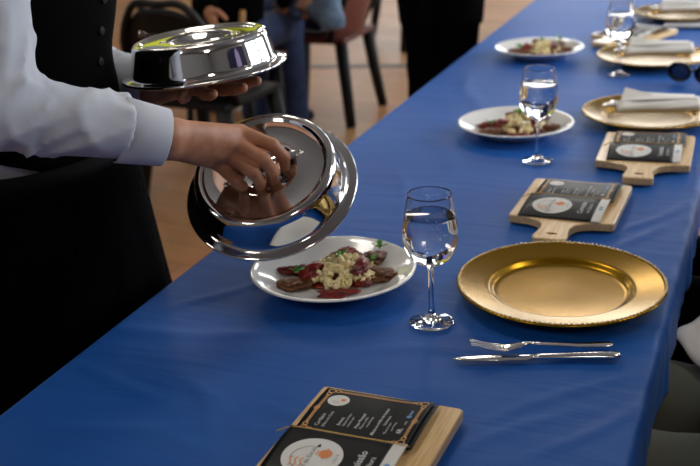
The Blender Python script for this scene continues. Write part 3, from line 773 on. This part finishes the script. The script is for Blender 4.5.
    rows_ = [(.052, 'Entrada', .0058, 1, .024), (.058, 'Salada de folhas', .0046, 0, .024), (.064, 'tomate seco', .0046, 0, .024), (.075, 'Prato Principal', .0058, 1, .024), (.081, 'Massa com filé', .0046, 0, .024), (.087, 'ervas frescas', .0046, 0, .030),
             (.099, 'Massa ao molho de tomate', .0058, 1, .016), (.107, 'Sobremesa', .0050, 1, .040), (.113, 'Doce de leite', .0046, 0, .022), (.119, 'com frutas', .0046, 0, .030)]
    for u, s, sz, bd, v in rows_: T.append(txt(s, sz, u, v, bd))
    T.append(txt('68,', .0095, .131, .026, True)); T.append(txt('reais', .0045, .131, .046))
    put('menu_text', T, zb, ob, MT['whiteink'], back)
    put('price_mark', [disc2(.129, .066, .0034, 12), ribbon2([(.129, .07), (.129, .082)], .0028)], zb, ob, MT['blueink'], back)
    # cover page
    lu, lv, lr = .053, .053, .037
    put('logo_disc', [disc2(lu, lv, lr, 48)], zf, of, MT['paper'], front)
    st = [ribbon2([(lu-.022+k*.0065+.0016*math.sin(t*2.6), lv-.022+t*.0065) for t in np.linspace(0, 2.6, 14)], .0018) for k in range(3)]
    st += [disc2(lu+.014, lv+.008, .0085, 22), ribbon2([(lu+.014, lv-.002), (lu+.014, lv+.019)], .0022), ribbon2([(lu+.0035, lv+.003), (lu+.0035, lv+.013)], .0016)]
    put('logo_mark', st, zf, of, MT['orangeink'], front, .0007)
    put('logo_text', [txt('Chef de Escola', .0088, lu-.0005, lv-.034), txt('2 0 1 9', .006, lu+.031, lv-.006), ribbon2([(lu+.001-.026*math.sin(t), lv-.004-.024*math.cos(t)) for t in np.linspace(-.2, 2.9, 24)], .0010)], zf, of, MT['greyink'], front, .0007)
    put('cover_text', [txt('Comissão', .0135, .114, .026, True), txt('de Cultura', .0095, .127, .030)], zf, of, MT['whiteink'], front)
    put('strip_mark', [disc2(.144, .060, .004, 6), ribbon2([(.140, .050), (.148, .050)], .006)], zf, of, MT['blueink'], front)
    cpts = [(-.094, -.004, .0012), (-.088, .0, .003), (-.078, .001, .0075), (-.055, .0005, .0105), (0, .0, .0108), (.06, .0, .0112), (.078, .001, .009)]
    V, F = tube(spline(cpts, 6), .0009, 6); mesh_obj('gold_cord', V, F, MT['cord'], root)
    return root
make_board('pine cutting board at the bottom edge, nearest the camera', -.425, 1.045, math.radians(-1.5))
make_menu('black and gold menu on the board at the bottom edge', -.437, 1.036, math.radians(-.8))
make_board('pine cutting board just beyond the empty gold charger', -.335, 1.970, math.radians(-1))
make_menu('black menu on the board just beyond the empty gold charger', -.336, 1.960, math.radians(-2))
make_board('pine cutting board touching the middle charger with napkin', -.240, 2.345, math.radians(2))
make_menu('black menu on the board touching the middle charger', -.240, 2.345, math.radians(3))
make_board('pine cutting board behind the charger beside the sunglasses', -.435, 3.665, math.radians(-24))
make_menu('black menu on the far board behind the sunglasses charger', -.435, 3.665, math.radians(-24))

# ================================================================== napkin rolls and tucked cutlery
def napkin_roll(label, x, y, z, rz, L=.185, seed=1):
    root = thing('napkin', label, 'napkin', (x, y, z), rz, 'rolled napkins')
    V, F = [], []; K = 28; N = 22; rs = np.random.RandomState(seed)
    for i in range(N+1):
        u = i/N; xx = -L/2+L*u; hw = .036*(.86+.22*u)+.002*math.sin(u*9+seed); th = .015*(.8+.3*u)
        for k in range(K):
            a = 2*PI*k/K; ca, sa = math.cos(a), math.sin(a)
            V.append((xx+.006*sa*(u < .1), hw*math.copysign(abs(ca)**.75, ca), th*(1+sa*.95)+.0016*math.sin(5*a+6*u)+.0004))
    for i in range(N):
        for k in range(K): F.append((i*K+k, i*K+(k+1) % K, (i+1)*K+(k+1) % K, (i+1)*K+k))
    F.append(tuple(range(K-1, -1, -1))); F.append(tuple(range(N*K, N*K+K)))
    mesh_obj('roll', V, F, MT['napkin'], root)
    # the loose triangular flap that stands up behind the left end
    A = [(-.088, .012, .026), (-.074, .052, .047), (-.030, .044, .036), (.03, .034, .034), (.088, .028, .033), (.088, -.016, .0345), (.0, -.012, .033), (-.06, -.008, .030)]
    nn = len(A); V = A+[(p[0], p[1], p[2]-.0025) for p in A]+[(-.01, .015, .0365), (-.01, .015, .031)]
    F = [(k, (k+1) % nn, 2*nn) for k in range(nn)]+[((k+1) % nn+nn, k+nn, 2*nn+1) for k in range(nn)]+[(k, k+nn, (k+1) % nn+nn, (k+1) % nn) for k in range(nn)]
    mesh_obj('flap', V, F, MT['napkin'], root, False)
    return root
NZ = TT+.0215
for (cx, cy, w_, rz) in ((-.266, 2.640, 'in front of the middle board', 0), (-.334, 3.290, 'beside the sunglasses', 0), (-.318, 4.03, 'at the far right corner', 0)):
    napkin_roll(f'grey-white rolled napkin on the charger {w_}'.replace('in front of', 'touching'), cx+.018, cy-.005, TT+.0235, math.radians(14), .19, int(cx*100) % 7)
    e = np.array([cx-.10, cy+.005])
    k = make_knife(f'knife handle sticking out of the napkin on the charger {w_}'.replace('in front of', 'touching'), (cx+.09, cy+.02), (cx-.115, cy-.008), .0275)
    f_ = make_fork(f'fork handle sticking out of the napkin on the charger {w_}'.replace('in front of', 'touching'), (cx+.085, cy+.0), (cx-.105, cy+.035), z0=.025)
# ================================================================== sunglasses and phone
c = ground(692, 84, TZ); gx = nrm((_r0[0], _r0[1], 0)); ang = math.atan2(gx[1], gx[0])-.75
sg = thing('sunglasses', 'black sunglasses with blue lenses lying on the blue cloth', 'sunglasses', (c[0], c[1], TT), ang); sg.scale = (1.15, 1.0, 1.1)
for s in (-1, 1):
    pts = [(s*.034+.027*math.cos(t)*(1+.06*math.sin(t)), .003*math.cos(t), .026+.022*math.sin(t)) for t in np.linspace(0, 2*PI, 33)]
    V, F = tube(pts, .0036, 8); mesh_obj('lens_rim', V, F, MT['glossblack'], sg)
    V, F = lathe([(0, .001), (.7, .0008), (1., 0), (.7, -.0008), (0, -.001)], 30); mesh_obj('lens', [(s*.034+.026*v[0], v[2], .026+.021*v[1]) for v in V], F, MT['lens'], sg)
    V, F = tube(spline([(s*.064, .0, .034), (s*.068, .012, .034), (s*.066, .05, .030), (s*.060, .095, .022), (s*.054, .115, .006)], 6), [.0042]*6+[.0036]*19, 8); mesh_obj('temple', V, F, MT['glossblack'], sg)
V, F = tube(spline([(-.008, 0, .031), (0, -.002, .034), (.008, 0, .031)], 5), .003, 8); mesh_obj('bridge', V, F, MT['glossblack'], sg)
V, F = lathe([(0, .0008), (.004, .0006), (.0045, 0)], 12); mesh_obj('temple_emblem', [(-.0665-v[2], .012+v[0], .034+v[1]*.6) for v in V], F, MT['steel'], sg)
a, b = ground(663, 27.5), ground(702, 28); d = nrm(b-a); cm = a+d*.075
ph = thing('smartphone', 'white smartphone lying on the cloth at the far right', 'phone', (cm[0], cm[1]+.02, TT), math.atan2(d[1], d[0]))
box_obj('case', (0, 0, .0042), (.15, .072, .0078), MT['phoneside'], ph, .003); box_obj('back_cover', (0, 0, .0083), (.147, .069, .0012), MT['phone'], ph, .0005)
V, F = lathe([(0, .0012), (.005, .0012), (.006, .0)], 16); mesh_obj('camera_lens', [(v[0]+.062, v[1]+.022, v[2]+.009) for v in V], F, MT['glossblack'], ph)

# ================================================================== steel plate covers
def make_cover(label, base, n, e1, handle=True):
    """base centre, axis n, handle direction e1"""
    n = nrm(n); e1 = nrm(np.array(e1)-np.dot(e1, n)*n); e2 = np.cross(n, e1)
    root = thing('plate_cover', label, 'plate cover', base, 0, 'steel plate covers')
    root.rotation_euler = frame_rot(e1, e2, n).to_euler()
    prof = [(.1255, .0005), (.1440, .0005), (.1458, .0018), (.1462, .0038), (.1448, .0054), (.1425, .0060), (.1335, .0072), (.1295, .0090), (.1278, .0125), (.1265, .018), (.1226, .036), (.1198, .0480),
            (.1180, .0555), (.1150, .0600), (.1105, .0615), (.1060, .0612), (.1030, .0598), (.1010, .0580), (.0985, .0572), (.06, .0578), (.056, .0580), (.052, .0568), (.044, .0500), (.03, .0470), (0, .0465)]
    inner = [(r-.0012 if r > .002 else 0, z-.0012) for r, z in prof[8:]][::-1]
    full = prof+[(0, .0453)]+inner[1:]+[(.1255, .0005)]
    V, F = lathe(full, 128); mesh_obj('dome', V, F, MT['chrome'], root)
    hp = spline([(-.056, 0, .0578), (-.050, 0, .0600), (-.030, 0, .0650), (0, 0, .0675), (.030, 0, .0650), (.050, 0, .0600), (.056, 0, .0578)], 6)
    V, F = tube(hp, .0085, 12, flat=((0, 0, 1), .38)); mesh_obj('handle', V, F, MT['chrome'], root)
    for s in (-1, 1):
        V, F = lathe([(0, .0022), (.004, .0016), (.005, 0)], 14); mesh_obj('rivet', [(v[0]+s*.066, v[1], v[2]+.0576) for v in V], F, MT['steel'], root)
    return root, lambda x, y, z: np.array(base)+e1*x+e2*y+n*z
view = nrm(at(271, 190, 1)-CAMP)
n1 = .78*(-view)+.626*(-.36*_r+.933*_u); e1 = .88*_r+.47*_u
LID_B = at(272, 189.5, 1.80)
lid1, lidp = make_cover('polished steel plate cover lifted by its handle, tilted over the pasta', LID_B, n1, e1)
DOME_B = at(205, 70, 1.89)
n2 = nrm(np.array([0, 0, 1.])-.085*_r0+.02*_fw)
lid2, domep = make_cover('polished steel plate cover carried level at the waiter\'s chest', DOME_B, n2, _r0)

# ================================================================== the waiter
wrR = at(166, 138, 1.605)
tipz = lambda px, py, t: at(px, py, t)
Hc = lidp(0, 0, .068)                         # middle of the handle strap
tH = float(np.dot(Hc-CAMP, _fw))
HR_ = dict(w=wrR, n=nrm(-view*.8+_u*.55), s=nrm(.55*_r+.80*_u-.05*view),
    f=[[at(240, 132, tH-.024), at(272, 145, tH-.030), at(284, 157, tH-.010), at(285, 167, tH+.010)],
       [at(237, 144, tH-.034), at(264, 160, tH-.042), at(273, 172, tH-.022), at(273, 180, tH+.000)],
       [at(229, 156, tH-.030), at(253, 172, tH-.042), at(260, 181, tH-.022), at(260, 187, tH-.002)],
       [at(218, 164, tH-.022), at(236, 181, tH-.032), at(242, 186, tH-.015), at(244, 188, tH+.003)]],
    t=[at(200, 135, tH+.004), at(228, 142, tH+.016), at(250, 155, tH+.022), at(264, 166, tH+.024)])
# left hand under the carried cover: palm below, fingertips under the near rim
dz = -.010
def under(px, py, t): return at(px, py, t)
wrL = domep(-.105, .035, -.030)
flL = nrm(_r0*.8-np.array([_fw[0], _fw[1], 0])*.6)
def fing(tip, base):
    tip, base = np.array(tip), np.array(base); d = tip-base; up = np.array(n2)
    return [base, base+d*.42-up*.006, base+d*.74-up*.004, tip]
HL_ = dict(w=wrL, n=-np.array(n2), s=nrm(np.cross(-np.array(n2), _r0)),
    f=[fing(at(257, 81, 1.865), domep(.012, .02, -.024)), fing(at(243, 88, 1.83), domep(.0, -.0, -.026)), fing(at(213, 94, 1.805), domep(-.015, -.02, -.026)), fing(at(181, 98, 1.81), domep(-.032, -.036, -.024))],
    t=[domep(-.075, .055, -.028), domep(-.045, .075, -.022), domep(-.015, .085, -.018), domep(.012, .088, -.015)])
JW = dict(f=(1, 0, 0), hf=nrm((.85, .15, -.5)), pelvis=(-1.145, 1.428, .92), waist=(-1.142, 1.424, 1.03), chest=(-1.128, 1.412, 1.26), neck=(-1.085, 1.415, 1.455), head=(-1.045, 1.42, 1.60),
    shR=(-1.035, 1.245, 1.37), elR=at(-6, 108, 1.49), wrR=wrR, shL=(-1.20, 1.545, 1.36), elL=(-1.185, 1.645, 1.06), wrL=wrL,
    hipR=(-1.14, 1.345, .88), kneeR=(-1.12, 1.33, .48), ankR=(-1.15, 1.33, .085), hipL=(-1.13, 1.525, .88), kneeL=(-1.095, 1.625, .48), ankL=(-1.12, 1.665, .085))
wroot, wl0, WJ, WL, WF = human('person', 'waiter in black vest, white shirt and black trousers lifting a steel cover', JW, 'shirt', 'trousers', 'leather', h=.011, hands=dict(R=HR_, L=HL_), hem=.93, wr_amp=.003, fold=.0055, th=.0058, cuffcut=.060, seed=4)
def vestf(p):
    L = WL
    r = union([cap(p, WJ['pelvis'], WJ['waist'], .129, .121, L, 1.38), cap(p, WJ['waist'], WJ['chest'], .121, .136, L, 1.36), cap(p, WJ['chest'], WJ['neck']-np.array([0, 0, .04]), .132, .085, L, 1.3)], .05)
    r = r+wrinkle(p, .002, 22, 8)
    for s in 'LR':
        a = WJ['sh'+s]+np.array([0, 0, .06])-WL*(.02 if s == 'L' else -.02); b = WJ['sh'+s]+(WJ['el'+s]-WJ['sh'+s])*.35
        r = np.maximum(r, -cap(p, a, b, .085, .06))
    # V neckline and pointed bottom
    q = p-WJ['chest'].astype(np.float32)
    v = .75*np.abs(q[:, 1])-(q[:, 2]-.05)*.5
    r = np.where(q[:, 0] > 0, np.maximum(r, -v), r)
    bottom = .968-.012*np.clip((p[:, 0]-WJ['pelvis'][0])*8, -1, 1)+.045*np.clip((1.36-p[:, 1])*9, 0, 1)
    r = np.maximum(r, bottom-p[:, 2]); return np.maximum(r, p[:, 2]-1.47)
lo, hi = bbox([WJ['pelvis'], WJ['neck'], WJ['shL'], WJ['shR']], .16); lo[2] = .92
V, F = surface_nets(vestf, lo, hi, .0085); vest = mesh_obj('vest', V-wl0, F, MT['black'], wroot)
for k, zz in enumerate((1.275, 1.225, 1.175, 1.125, 1.075, 1.025)):
    # front surface of the vest along the centre line
    xs = np.linspace(WJ['chest'][0], WJ['chest'][0]+.25, 400); P = np.stack([xs, np.full_like(xs, 1.448), np.full_like(xs, zz)], 1).astype(np.float32); d = vestf(P); xi = xs[np.argmax(d > 0)]
    V, F = lathe([(0, .004), (.0045, .0036), (.0058, .0030), (.0066, .0034), (.0074, .0020), (.0074, -.001)], 18)
    mesh_obj('button', [np.array((xi+v[2], 1.448+v[0], zz+v[1]))-wl0 for v in V], F, MT['button'], vest)
# cuffs as short hollow sleeves ends
for s in 'RL':
    w_, e_ = WJ['wr'+s], WJ['el'+s]; d = nrm(w_-e_); a = w_-d*.072; b = w_-d*.002
    A = nrm(np.cross(d, (0, 0, 1))); B = np.cross(A, d); V, F = [], []; N = 36
    rings = [(a, .0450), (a+d*.002, .0470), ((a+b)/2, .0440), (b-d*.001, .0412), (b, .0404), (b-d*.001, .0392), (a, .0400)]
    for c_, r_ in rings:
        for k in range(N): V.append(c_+(A*math.cos(2*PI*k/N)*.94+B*math.sin(2*PI*k/N)*1.06)*(r_+.0006*math.sin(5*2*PI*k/N))-wl0)
    for i in range(len(rings)-1):
        for k in range(N): F.append((i*N+k, i*N+(k+1) % N, (i+1)*N+(k+1) % N, (i+1)*N+k))
    o = mesh_obj('cuff', V, F, MT['cuffm'], wroot)
# belt
V, F = [], []; N = 48; cz = .962
for z_, g_ in ((cz-.018, .1325), (cz-.018, .1355), (cz+.018, .1345), (cz+.018, .1315)):
    for k in range(N):
        a = 2*PI*k/N; V.append(np.array((WJ['waist'][0]-.002+g_*math.cos(a), WJ['waist'][1]+.002+g_*1.40*math.sin(a), z_))-wl0)
for i in range(4):
    for k in range(N): F.append((i*N+k, i*N+(k+1) % N, ((i+1) % 4)*N+(k+1) % N, ((i+1) % 4)*N+k))
belt = mesh_obj('belt', V, F, MT['leather'], wroot)
# long bistro apron around the legs
def apronf(p):
    t = np.clip((.955-p[:, 2])/.55, -.1, 1.1); cx = WJ['waist'][0]+.004; cy = WJ['waist'][1]+.01+.035*t
    rx = .139+.022*t; ry = .190+.085*t; q0 = p[:, 0]-cx; q1 = p[:, 1]-cy
    r = (np.sqrt((q0/rx)**2+(q1/ry)**2)-1)*rx+.004*np.sin(np.arctan2(q1, q0)*9)*t
    sh = np.abs(r+.004)-.0045
    return np.maximum(np.maximum(sh, np.abs(p[:, 2]-.680)-.275), -q0-.075)
V, F = surface_nets(apronf, np.array([WJ['waist'][0]-.22, WJ['waist'][1]-.33, .38]), np.array([WJ['waist'][0]+.22, WJ['waist'][1]+.38, .98]), .0075)
mesh_obj('apron', V-wl0, F, MT['trousers'], wroot)
# shirt collar
V, F = tube([np.array((WJ['neck'][0]+.066*math.cos(t)-.004, WJ['neck'][1]+.068*math.sin(t), WJ['neck'][2]+.012-.012*math.cos(t)))-wl0 for t in np.linspace(.35, 2*PI-.35, 26)], .016, 8, flat=((1, 0, 0), .6))
mesh_obj('collar', V, F, MT['cuffm'], wroot)

# ================================================================== chairs
def plastic_chair(label, x, y, face, seat_m='plastic', back_m='plastic', group='plastic chairs', scale=1., seat_h=.43, arms=True, name='plastic_chair', logo=False):
    """local: faces +X"""
    r = thing(name, label, 'chair', (x, y, 0), face, group)
    bm = bmesh.new(); box(bm, (0, 0, seat_h), (.42, .43, .03), None, .012); bm_obj('seat', bm, MT[seat_m], r)
    for sx in (-1, 1):
        for sy in (-1, 1):
            V, F = tube([(sx*.18, sy*.185, seat_h-.01), (sx*.205, sy*.205, seat_h*.5), (sx*.235, sy*.235, 0.)], [.034, .030, .026], 10); mesh_obj('leg', V, F, MT['plastic'], r)
    # curved backrest with round top
    nu, nv = 20, 14; V = []
    for s in (0, 1):
        for j in range(nv+1):
            for i in range(nu+1):
                u = -1+2*i/nu; v = j/nv; hz = seat_h-.01+.41*v*math.sqrt(max(0., 1-.72*abs(u)**2.6)); V.append((-.19-.10*v+.075*u*u-(.016 if s else 0), u*(.215+.02*v), hz))
    Nn = (nu+1)*(nv+1); q = lambda i, j, s=0: s*Nn+j*(nu+1)+i; F = []
    for j in range(nv):
        for i in range(nu): F += [(q(i, j), q(i+1, j), q(i+1, j+1), q(i, j+1)), (q(i, j, 1), q(i, j+1, 1), q(i+1, j+1, 1), q(i+1, j, 1))]
    for i in range(nu): F += [(q(i, 0), q(i, 0, 1), q(i+1, 0, 1), q(i+1, 0)), (q(i, nv), q(i+1, nv), q(i+1, nv, 1), q(i, nv, 1))]
    for j in range(nv): F += [(q(0, j), q(0, j+1), q(0, j+1, 1), q(0, j, 1)), (q(nu, j), q(nu, j, 1), q(nu, j+1, 1), q(nu, j+1))]
    bk = mesh_obj('backrest', V, F, MT[back_m], r)
    V, F = tube(spline([(-.20+.07, -.222, seat_h), (-.235, -.232, seat_h+.22), (-.285, -.13, seat_h+.40), (-.296, 0, seat_h+.415), (-.285, .13, seat_h+.40), (-.235, .232, seat_h+.22), (-.13, .222, seat_h)], 8), .016, 10)
    mesh_obj('back_frame', V, F, MT['plastic'], r)
    if logo:
        parts = []
        for k in range(9): parts.append((lambda bmv: bmv)(tube([(-.302, -.09+.0225*k, seat_h+.285), (-.302, -.09+.0225*k, seat_h+.285+.018+.006*math.sin(k))], .0035, 6)))
        V, F = merge(parts); mesh_obj('embossed_mark', V, F, MT['steel'], bk)
    if arms:
        for sy in (-1, 1):
            V, F = tube(spline([(-.22, sy*.225, seat_h+.20), (-.08, sy*.25, seat_h+.215), (.10, sy*.252, seat_h+.20), (.18, sy*.240, seat_h+.16), (.19, sy*.215, seat_h)], 6), [.022]*25, 10, flat=((0, 0, 1), .6)); mesh_obj('armrest', V, F, MT['plastic'], r)
    return r
fa = nrm((.12, .99, 0)); ca = np.array([-2.30, 3.56])+.22*fa[:2]
plastic_chair('black plastic chair with its rounded back toward the waiter', ca[0]+.115, ca[1]+.075, math.atan2(fa[1], fa[0]), logo=True, arms=False)
# second chair: red-brown seat, black legs, faces image-left
fb = -np.array([_r0[0], _r0[1]])*.92+np.array([.38*.37, .38*.93]); cb = np.array([-2.20, 5.16])
plastic_chair('black legged chair with red-brown seat and back behind the lifted lid', cb[0], cb[1], math.atan2(fb[1], fb[0]), 'brown', 'brown', arms=False, name='dining_chair')
cc = ground(385, 12, 0.42)
plastic_chair('distant black plastic chair left of the standing man in black', cc[0]-.2, cc[1]+1.2, 2.4)
# wooden chair of the guest in dark jeans
R2 = np.array([_r0[0], _r0[1], 0]); V2 = nrm((_fw[0], _fw[1], 0))
fc = nrm(R2*.36+V2*.93); lc = np.cross((0, 0, 1), fc); cw = at(232, 62, 4.93); cw[2] = 0; cw = cw+V2*.06
wc = thing('wooden_chair', 'chair with two honey wood back posts under the guest in jeans', 'chair', cw, math.atan2(fc[1], fc[0]))
box_obj('seat', (0, 0, .445), (.38, .38, .03), MT['brown'], wc, .01)
for sx in (-1, 1):
    for sy in (-1, 1): V, F = tube([(sx*.16, sy*.15, .432), (sx*.18, sy*.165, 0)], [.018, .014], 10); mesh_obj('leg', V, F, MT['plastic'], wc)
for sy in (-.03, -.15):
    V, F = tube([(-.175, sy*.8, .43), (-.20, sy, .58), (-.225, sy*1.2, .715)], [.016, .015, .013], 10); mesh_obj('back_post', V, F, MT['woodd'], wc)

# ================================================================== other people
def sitting(c, f, lean=.05, knee_gap=.10, seat=.47, shin=1.0, armsp=None, foot=None):
    """joints of a sitting person; c = seat centre on the floor"""
    f = nrm(f); L = np.cross((0, 0, 1), f); c = np.array([c[0], c[1], 0.]); Z = np.array([0, 0, 1.]); P = lambda a, b, z: c+f*a+L*b+Z*z
    J = dict(f=f, pelvis=P(-.03, 0, seat+.11), waist=P(-.03, 0, seat+.23), chest=P(lean*.8, 0, seat+.45), neck=P(lean*1.3, 0, seat+.635), head=P(lean*1.5+.02, 0, seat+.79),
             shL=P(lean, .185, seat+.57), shR=P(lean, -.185, seat+.57), elL=P(lean+.06, .24, seat+.30), elR=P(lean+.06, -.24, seat+.30), wrL=P(.27, .15, seat+.20), wrR=P(.27, -.15, seat+.20),
             hipL=P(-.01, .09, seat+.09), hipR=P(-.01, -.09, seat+.09), kneeL=P(.41, knee_gap, seat+.065), kneeR=P(.41, -knee_gap, seat+.065), ankL=P(.40*shin, knee_gap+.01, .085), ankR=P(.40*shin, -knee_gap-.01, .085))
    return J
J1 = sitting(cw+fc*.02, fc, .03); h1 = at(210, 12, 4.7); J1['elL'] = J1['shL']+nrm(h1-J1['shL'])*.25-np.array([0, 0, .06]); J1['wrL'] = J1['elL']+nrm(h1-J1['elL'])*.20
human('person', 'seated guest in black top and dark blue jeans behind the carried cover', J1, 'black', 'jeans', 'leather', seed=11)
J2 = sitting(cb+.0*fb, np.append(fb, 0), -.04, shin=1.35, seat=.47); J2['elL'] = at(333, 22, 5.0); J2['wrL'] = at(312, 8, 5.15)+np.array([0, 0, .0])
human('person', 'seated guest in grey denim jacket on the red-brown chair', J2, 'denim', 'jeans', 'sneaker', seed=12, shirt_name='denim_jacket')
cs = at(441, 40, 4.45); cs = np.array([cs[0], cs[1], 0]); fs = nrm(V2*.9+R2*.25); Ls = np.cross((0, 0, 1), fs); Q = lambda a, b, z: cs+fs*a+Ls*b+np.array([0, 0, z])
J3 = dict(f=fs, pelvis=Q(0, 0, .93), waist=Q(0, 0, 1.05), chest=Q(.02, 0, 1.28), neck=Q(.0, 0, 1.48), head=Q(.03, 0, 1.63), shL=Q(0, .20, 1.41), shR=Q(0, -.20, 1.41), elL=Q(-.02, .24, 1.12), elR=Q(-.02, -.24, 1.12),
          wrL=Q(.18, .12, 1.02), wrR=Q(.18, -.12, 1.0), hipL=Q(0, .085, .88), hipR=Q(0, -.085, .88), kneeL=Q(.02, .072, .48), kneeR=Q(.0, -.072, .48), ankL=Q(-.02, .075, .085), ankR=Q(.0, -.075, .085))
human('person', 'person in a black suit standing beyond the far side of the table', J3, 'black', 'trousers', 'leather', hem=.665, long_coat=True, seed=13, shirt_name='jacket')
# guest sitting at the right edge of the photo
cg = np.array([.27, 1.555]); fg = nrm((-1, 0, 0))
J4 = sitting(cg, fg, -.02, .115, .45); J4['elL'] = np.array([.26, 1.15, .74]); J4['wrL'] = np.array([.10, 1.27, .70]); J4['elR'] = np.array([.28, 1.68, .76]); J4['wrR'] = np.array([.12, 1.58, .71])
human('person', 'guest in dark olive-grey trousers at the right edge, nearest the camera', J4, 'black', 'greyt', 'leather', seed=14, shirt_name='jacket', h=.012, wr_amp=.004)
plastic_chair('black plastic chair under the guest in olive-grey trousers', cg[0]+.02, cg[1], PI, arms=False)
cg2 = np.array([.27, 2.16]); J5 = sitting(cg2, fg, -.02, .115, .45); J5['elL'] = np.array([.28, 1.82, .76]); J5['wrL'] = np.array([.14, 1.93, .71]); J5['elR'] = np.array([.28, 2.32, .76]); J5['wrR'] = np.array([.12, 2.2, .71])
human('person', 'guest in black clothes at the right edge beside the empty gold charger', J5, 'black', 'trousers', 'leather', seed=15, shirt_name='jacket', h=.013)
plastic_chair('black plastic chair under the guest in black clothes', cg2[0]+.02, cg2[1], PI, arms=False)
# napkin over the second guest's near thigh
o_ = ground(671, 332, .632); ea = ground(700, 357, .625)-o_; eb = ground(700, 321, .625)-o_; ex = nrm(ea)[:2]; ey = nrm(eb)[:2]
NV = 18; V = []
for s_ in (0, 1):
    for j in range(NV+1):
        for i in range(NV+1):
            u, v = i/NV*.13, j/NV*.22; q = o_[:2]+ex*u+ey*v
            V.append((q[0], q[1], .627+.012*j/NV+.004*math.sin(u*75+v*22)+.003*math.sin(v*80)-.035*(i/NV)**1.5-s_*.003))
Nn = (NV+1)**2; q = lambda i, j, s=0: s*Nn+j*(NV+1)+i; F = []
for j in range(NV):
    for i in range(NV): F += [(q(i, j), q(i+1, j), q(i+1, j+1), q(i, j+1)), (q(i, j, 1), q(i, j+1, 1), q(i+1, j+1, 1), q(i+1, j, 1))]
for i in range(NV): F += [(q(i, 0), q(i, 0, 1), q(i+1, 0, 1), q(i+1, 0)), (q(i, NV), q(i+1, NV), q(i+1, NV, 1), q(i, NV, 1)), (q(0, i), q(0, i+1), q(0, i+1, 1), q(0, i, 1)), (q(NV, i), q(NV, i, 1), q(NV, i+1, 1), q(NV, i+1))]
tag(mesh_obj('lap_napkin', V, F, MT['napkin']), 'pale grey napkin on the lap of the guest at the right edge', 'napkin')

# ================================================================== lit screen far left, banner behind the camera (seen only in the steel)
sc_ = at(110, 2, 8.2); scr = thing('display_screen', 'purple and amber lit screen in the far left background', 'screen', (sc_[0], sc_[1], 0), YAW)
box_obj('panel', (0, 0, .85), (1.1, .05, .9), MT['plastic'], scr, .01); box_obj('upper_picture', (0, -.028, .98), (1.04, .004, .5), MT['purple'], scr); box_obj('lower_picture', (0, -.028, .58), (1.04, .004, .26), MT['amber'], scr)
for sx in (-1, 1): box_obj('stand_leg', (sx*.4, 0, .2), (.05, .05, .4), MT['plastic'], scr, .005); box_obj('stand_foot', (sx*.4, 0, .0125), (.08, .4, .025), MT['plastic'], scr, .005)

def rollup(label, x, y, rz, W, H, m):
    r = thing('roll_up_banner', label, 'banner', (x, y, 0), rz, 'roll-up banners')
    box_obj('stand_base', (0, 0, .04), (W+.06, .18, .08), MT['steel'], r, .01); box_obj('sheet', (0, 0, .08+H/2), (W, .006, H), MT[m], r)
    box_obj('top_rail', (0, 0, .09+H), (W+.01, .02, .025), MT['steel'], r, .004); V, F = tube([(0, .03, .08), (0, .03, .09+H)], .009, 8); mesh_obj('pole', V, F, MT['steel'], r)
    return r
bn = rollup('dark blue roll-up banner with a violet oval, seen mirrored in the steel covers', 2.75, 1.25, -PI/2, 2.1, 2.35, 'banner')
V, F = disc2(0, 0, 1, 40); mesh_obj('oval_print', [(-.1+.42*v[0], -.005, 1.72+.62*v[1]) for v in V], F, MT['violet'], bn, False)
for txt_, zz in (('DE', 1.75), ('DE', 1.27)):
    V, F = text_verts(txt_, .42, True); mesh_obj('banner_lettering', [(-.38+v[0], -.007, zz+v[1]) for v in V], F, MT['banner'], bn, False)
rollup('red roll-up banner, seen mirrored in the carried steel cover', 2.6, -.75, -PI/2-.4, .8, 2.2, 'red')

def reflector_sheet(label, p0, p1, z0, z1):  # unseen sheets added to put a yellow-green reflection on the carried cover
    p0, p1 = np.array(p0), np.array(p1); L = np.linalg.norm(p1-p0); d = (p1-p0)/L; nn = np.array([d[1], -d[0]]); N = int(L/.06); V, F = [], []
    for i in range(N+1):
        q = p0+d*L*i/N+nn*(.07+.025*math.sin(i*1.9)); zb_ = z0+.12*abs(math.sin(i/N*PI*4))
        for off in (0, .012): V += [(q[0]+nn[0]*off, q[1]+nn[1]*off, z1), (q[0]+nn[0]*off, q[1]+nn[1]*off, zb_)]
    for i in range(N):
        a, b = 4*i, 4*i+4; F += [(a, a+1, b+1, b), (a+2, b+2, b+3, a+3), (a, b, b+2, a+2), (a+1, a+3, b+3, b+1)]
    F += [(0, 2, 3, 1), (4*N, 4*N+1, 4*N+3, 4*N+2)]
    return tag(mesh_obj('reflection_sheet', V, F, mat('yellow_green_reflector', lin('e2e04a'), .8, noise=(4, lin('c8d83c'), (1, 1, 1)))), label, 'reflector', 'yellow-green drapery')
reflector_sheet('added yellow-green reflection sheet along the left wall, above the frame', (X0, 5.2), (X0, Y1-.1), 2.1, 3.25)
reflector_sheet('added yellow-green reflection sheet on the far wall left of the windows', (X0+.15, Y1), (-5.0, Y1), 2.1, 3.25)
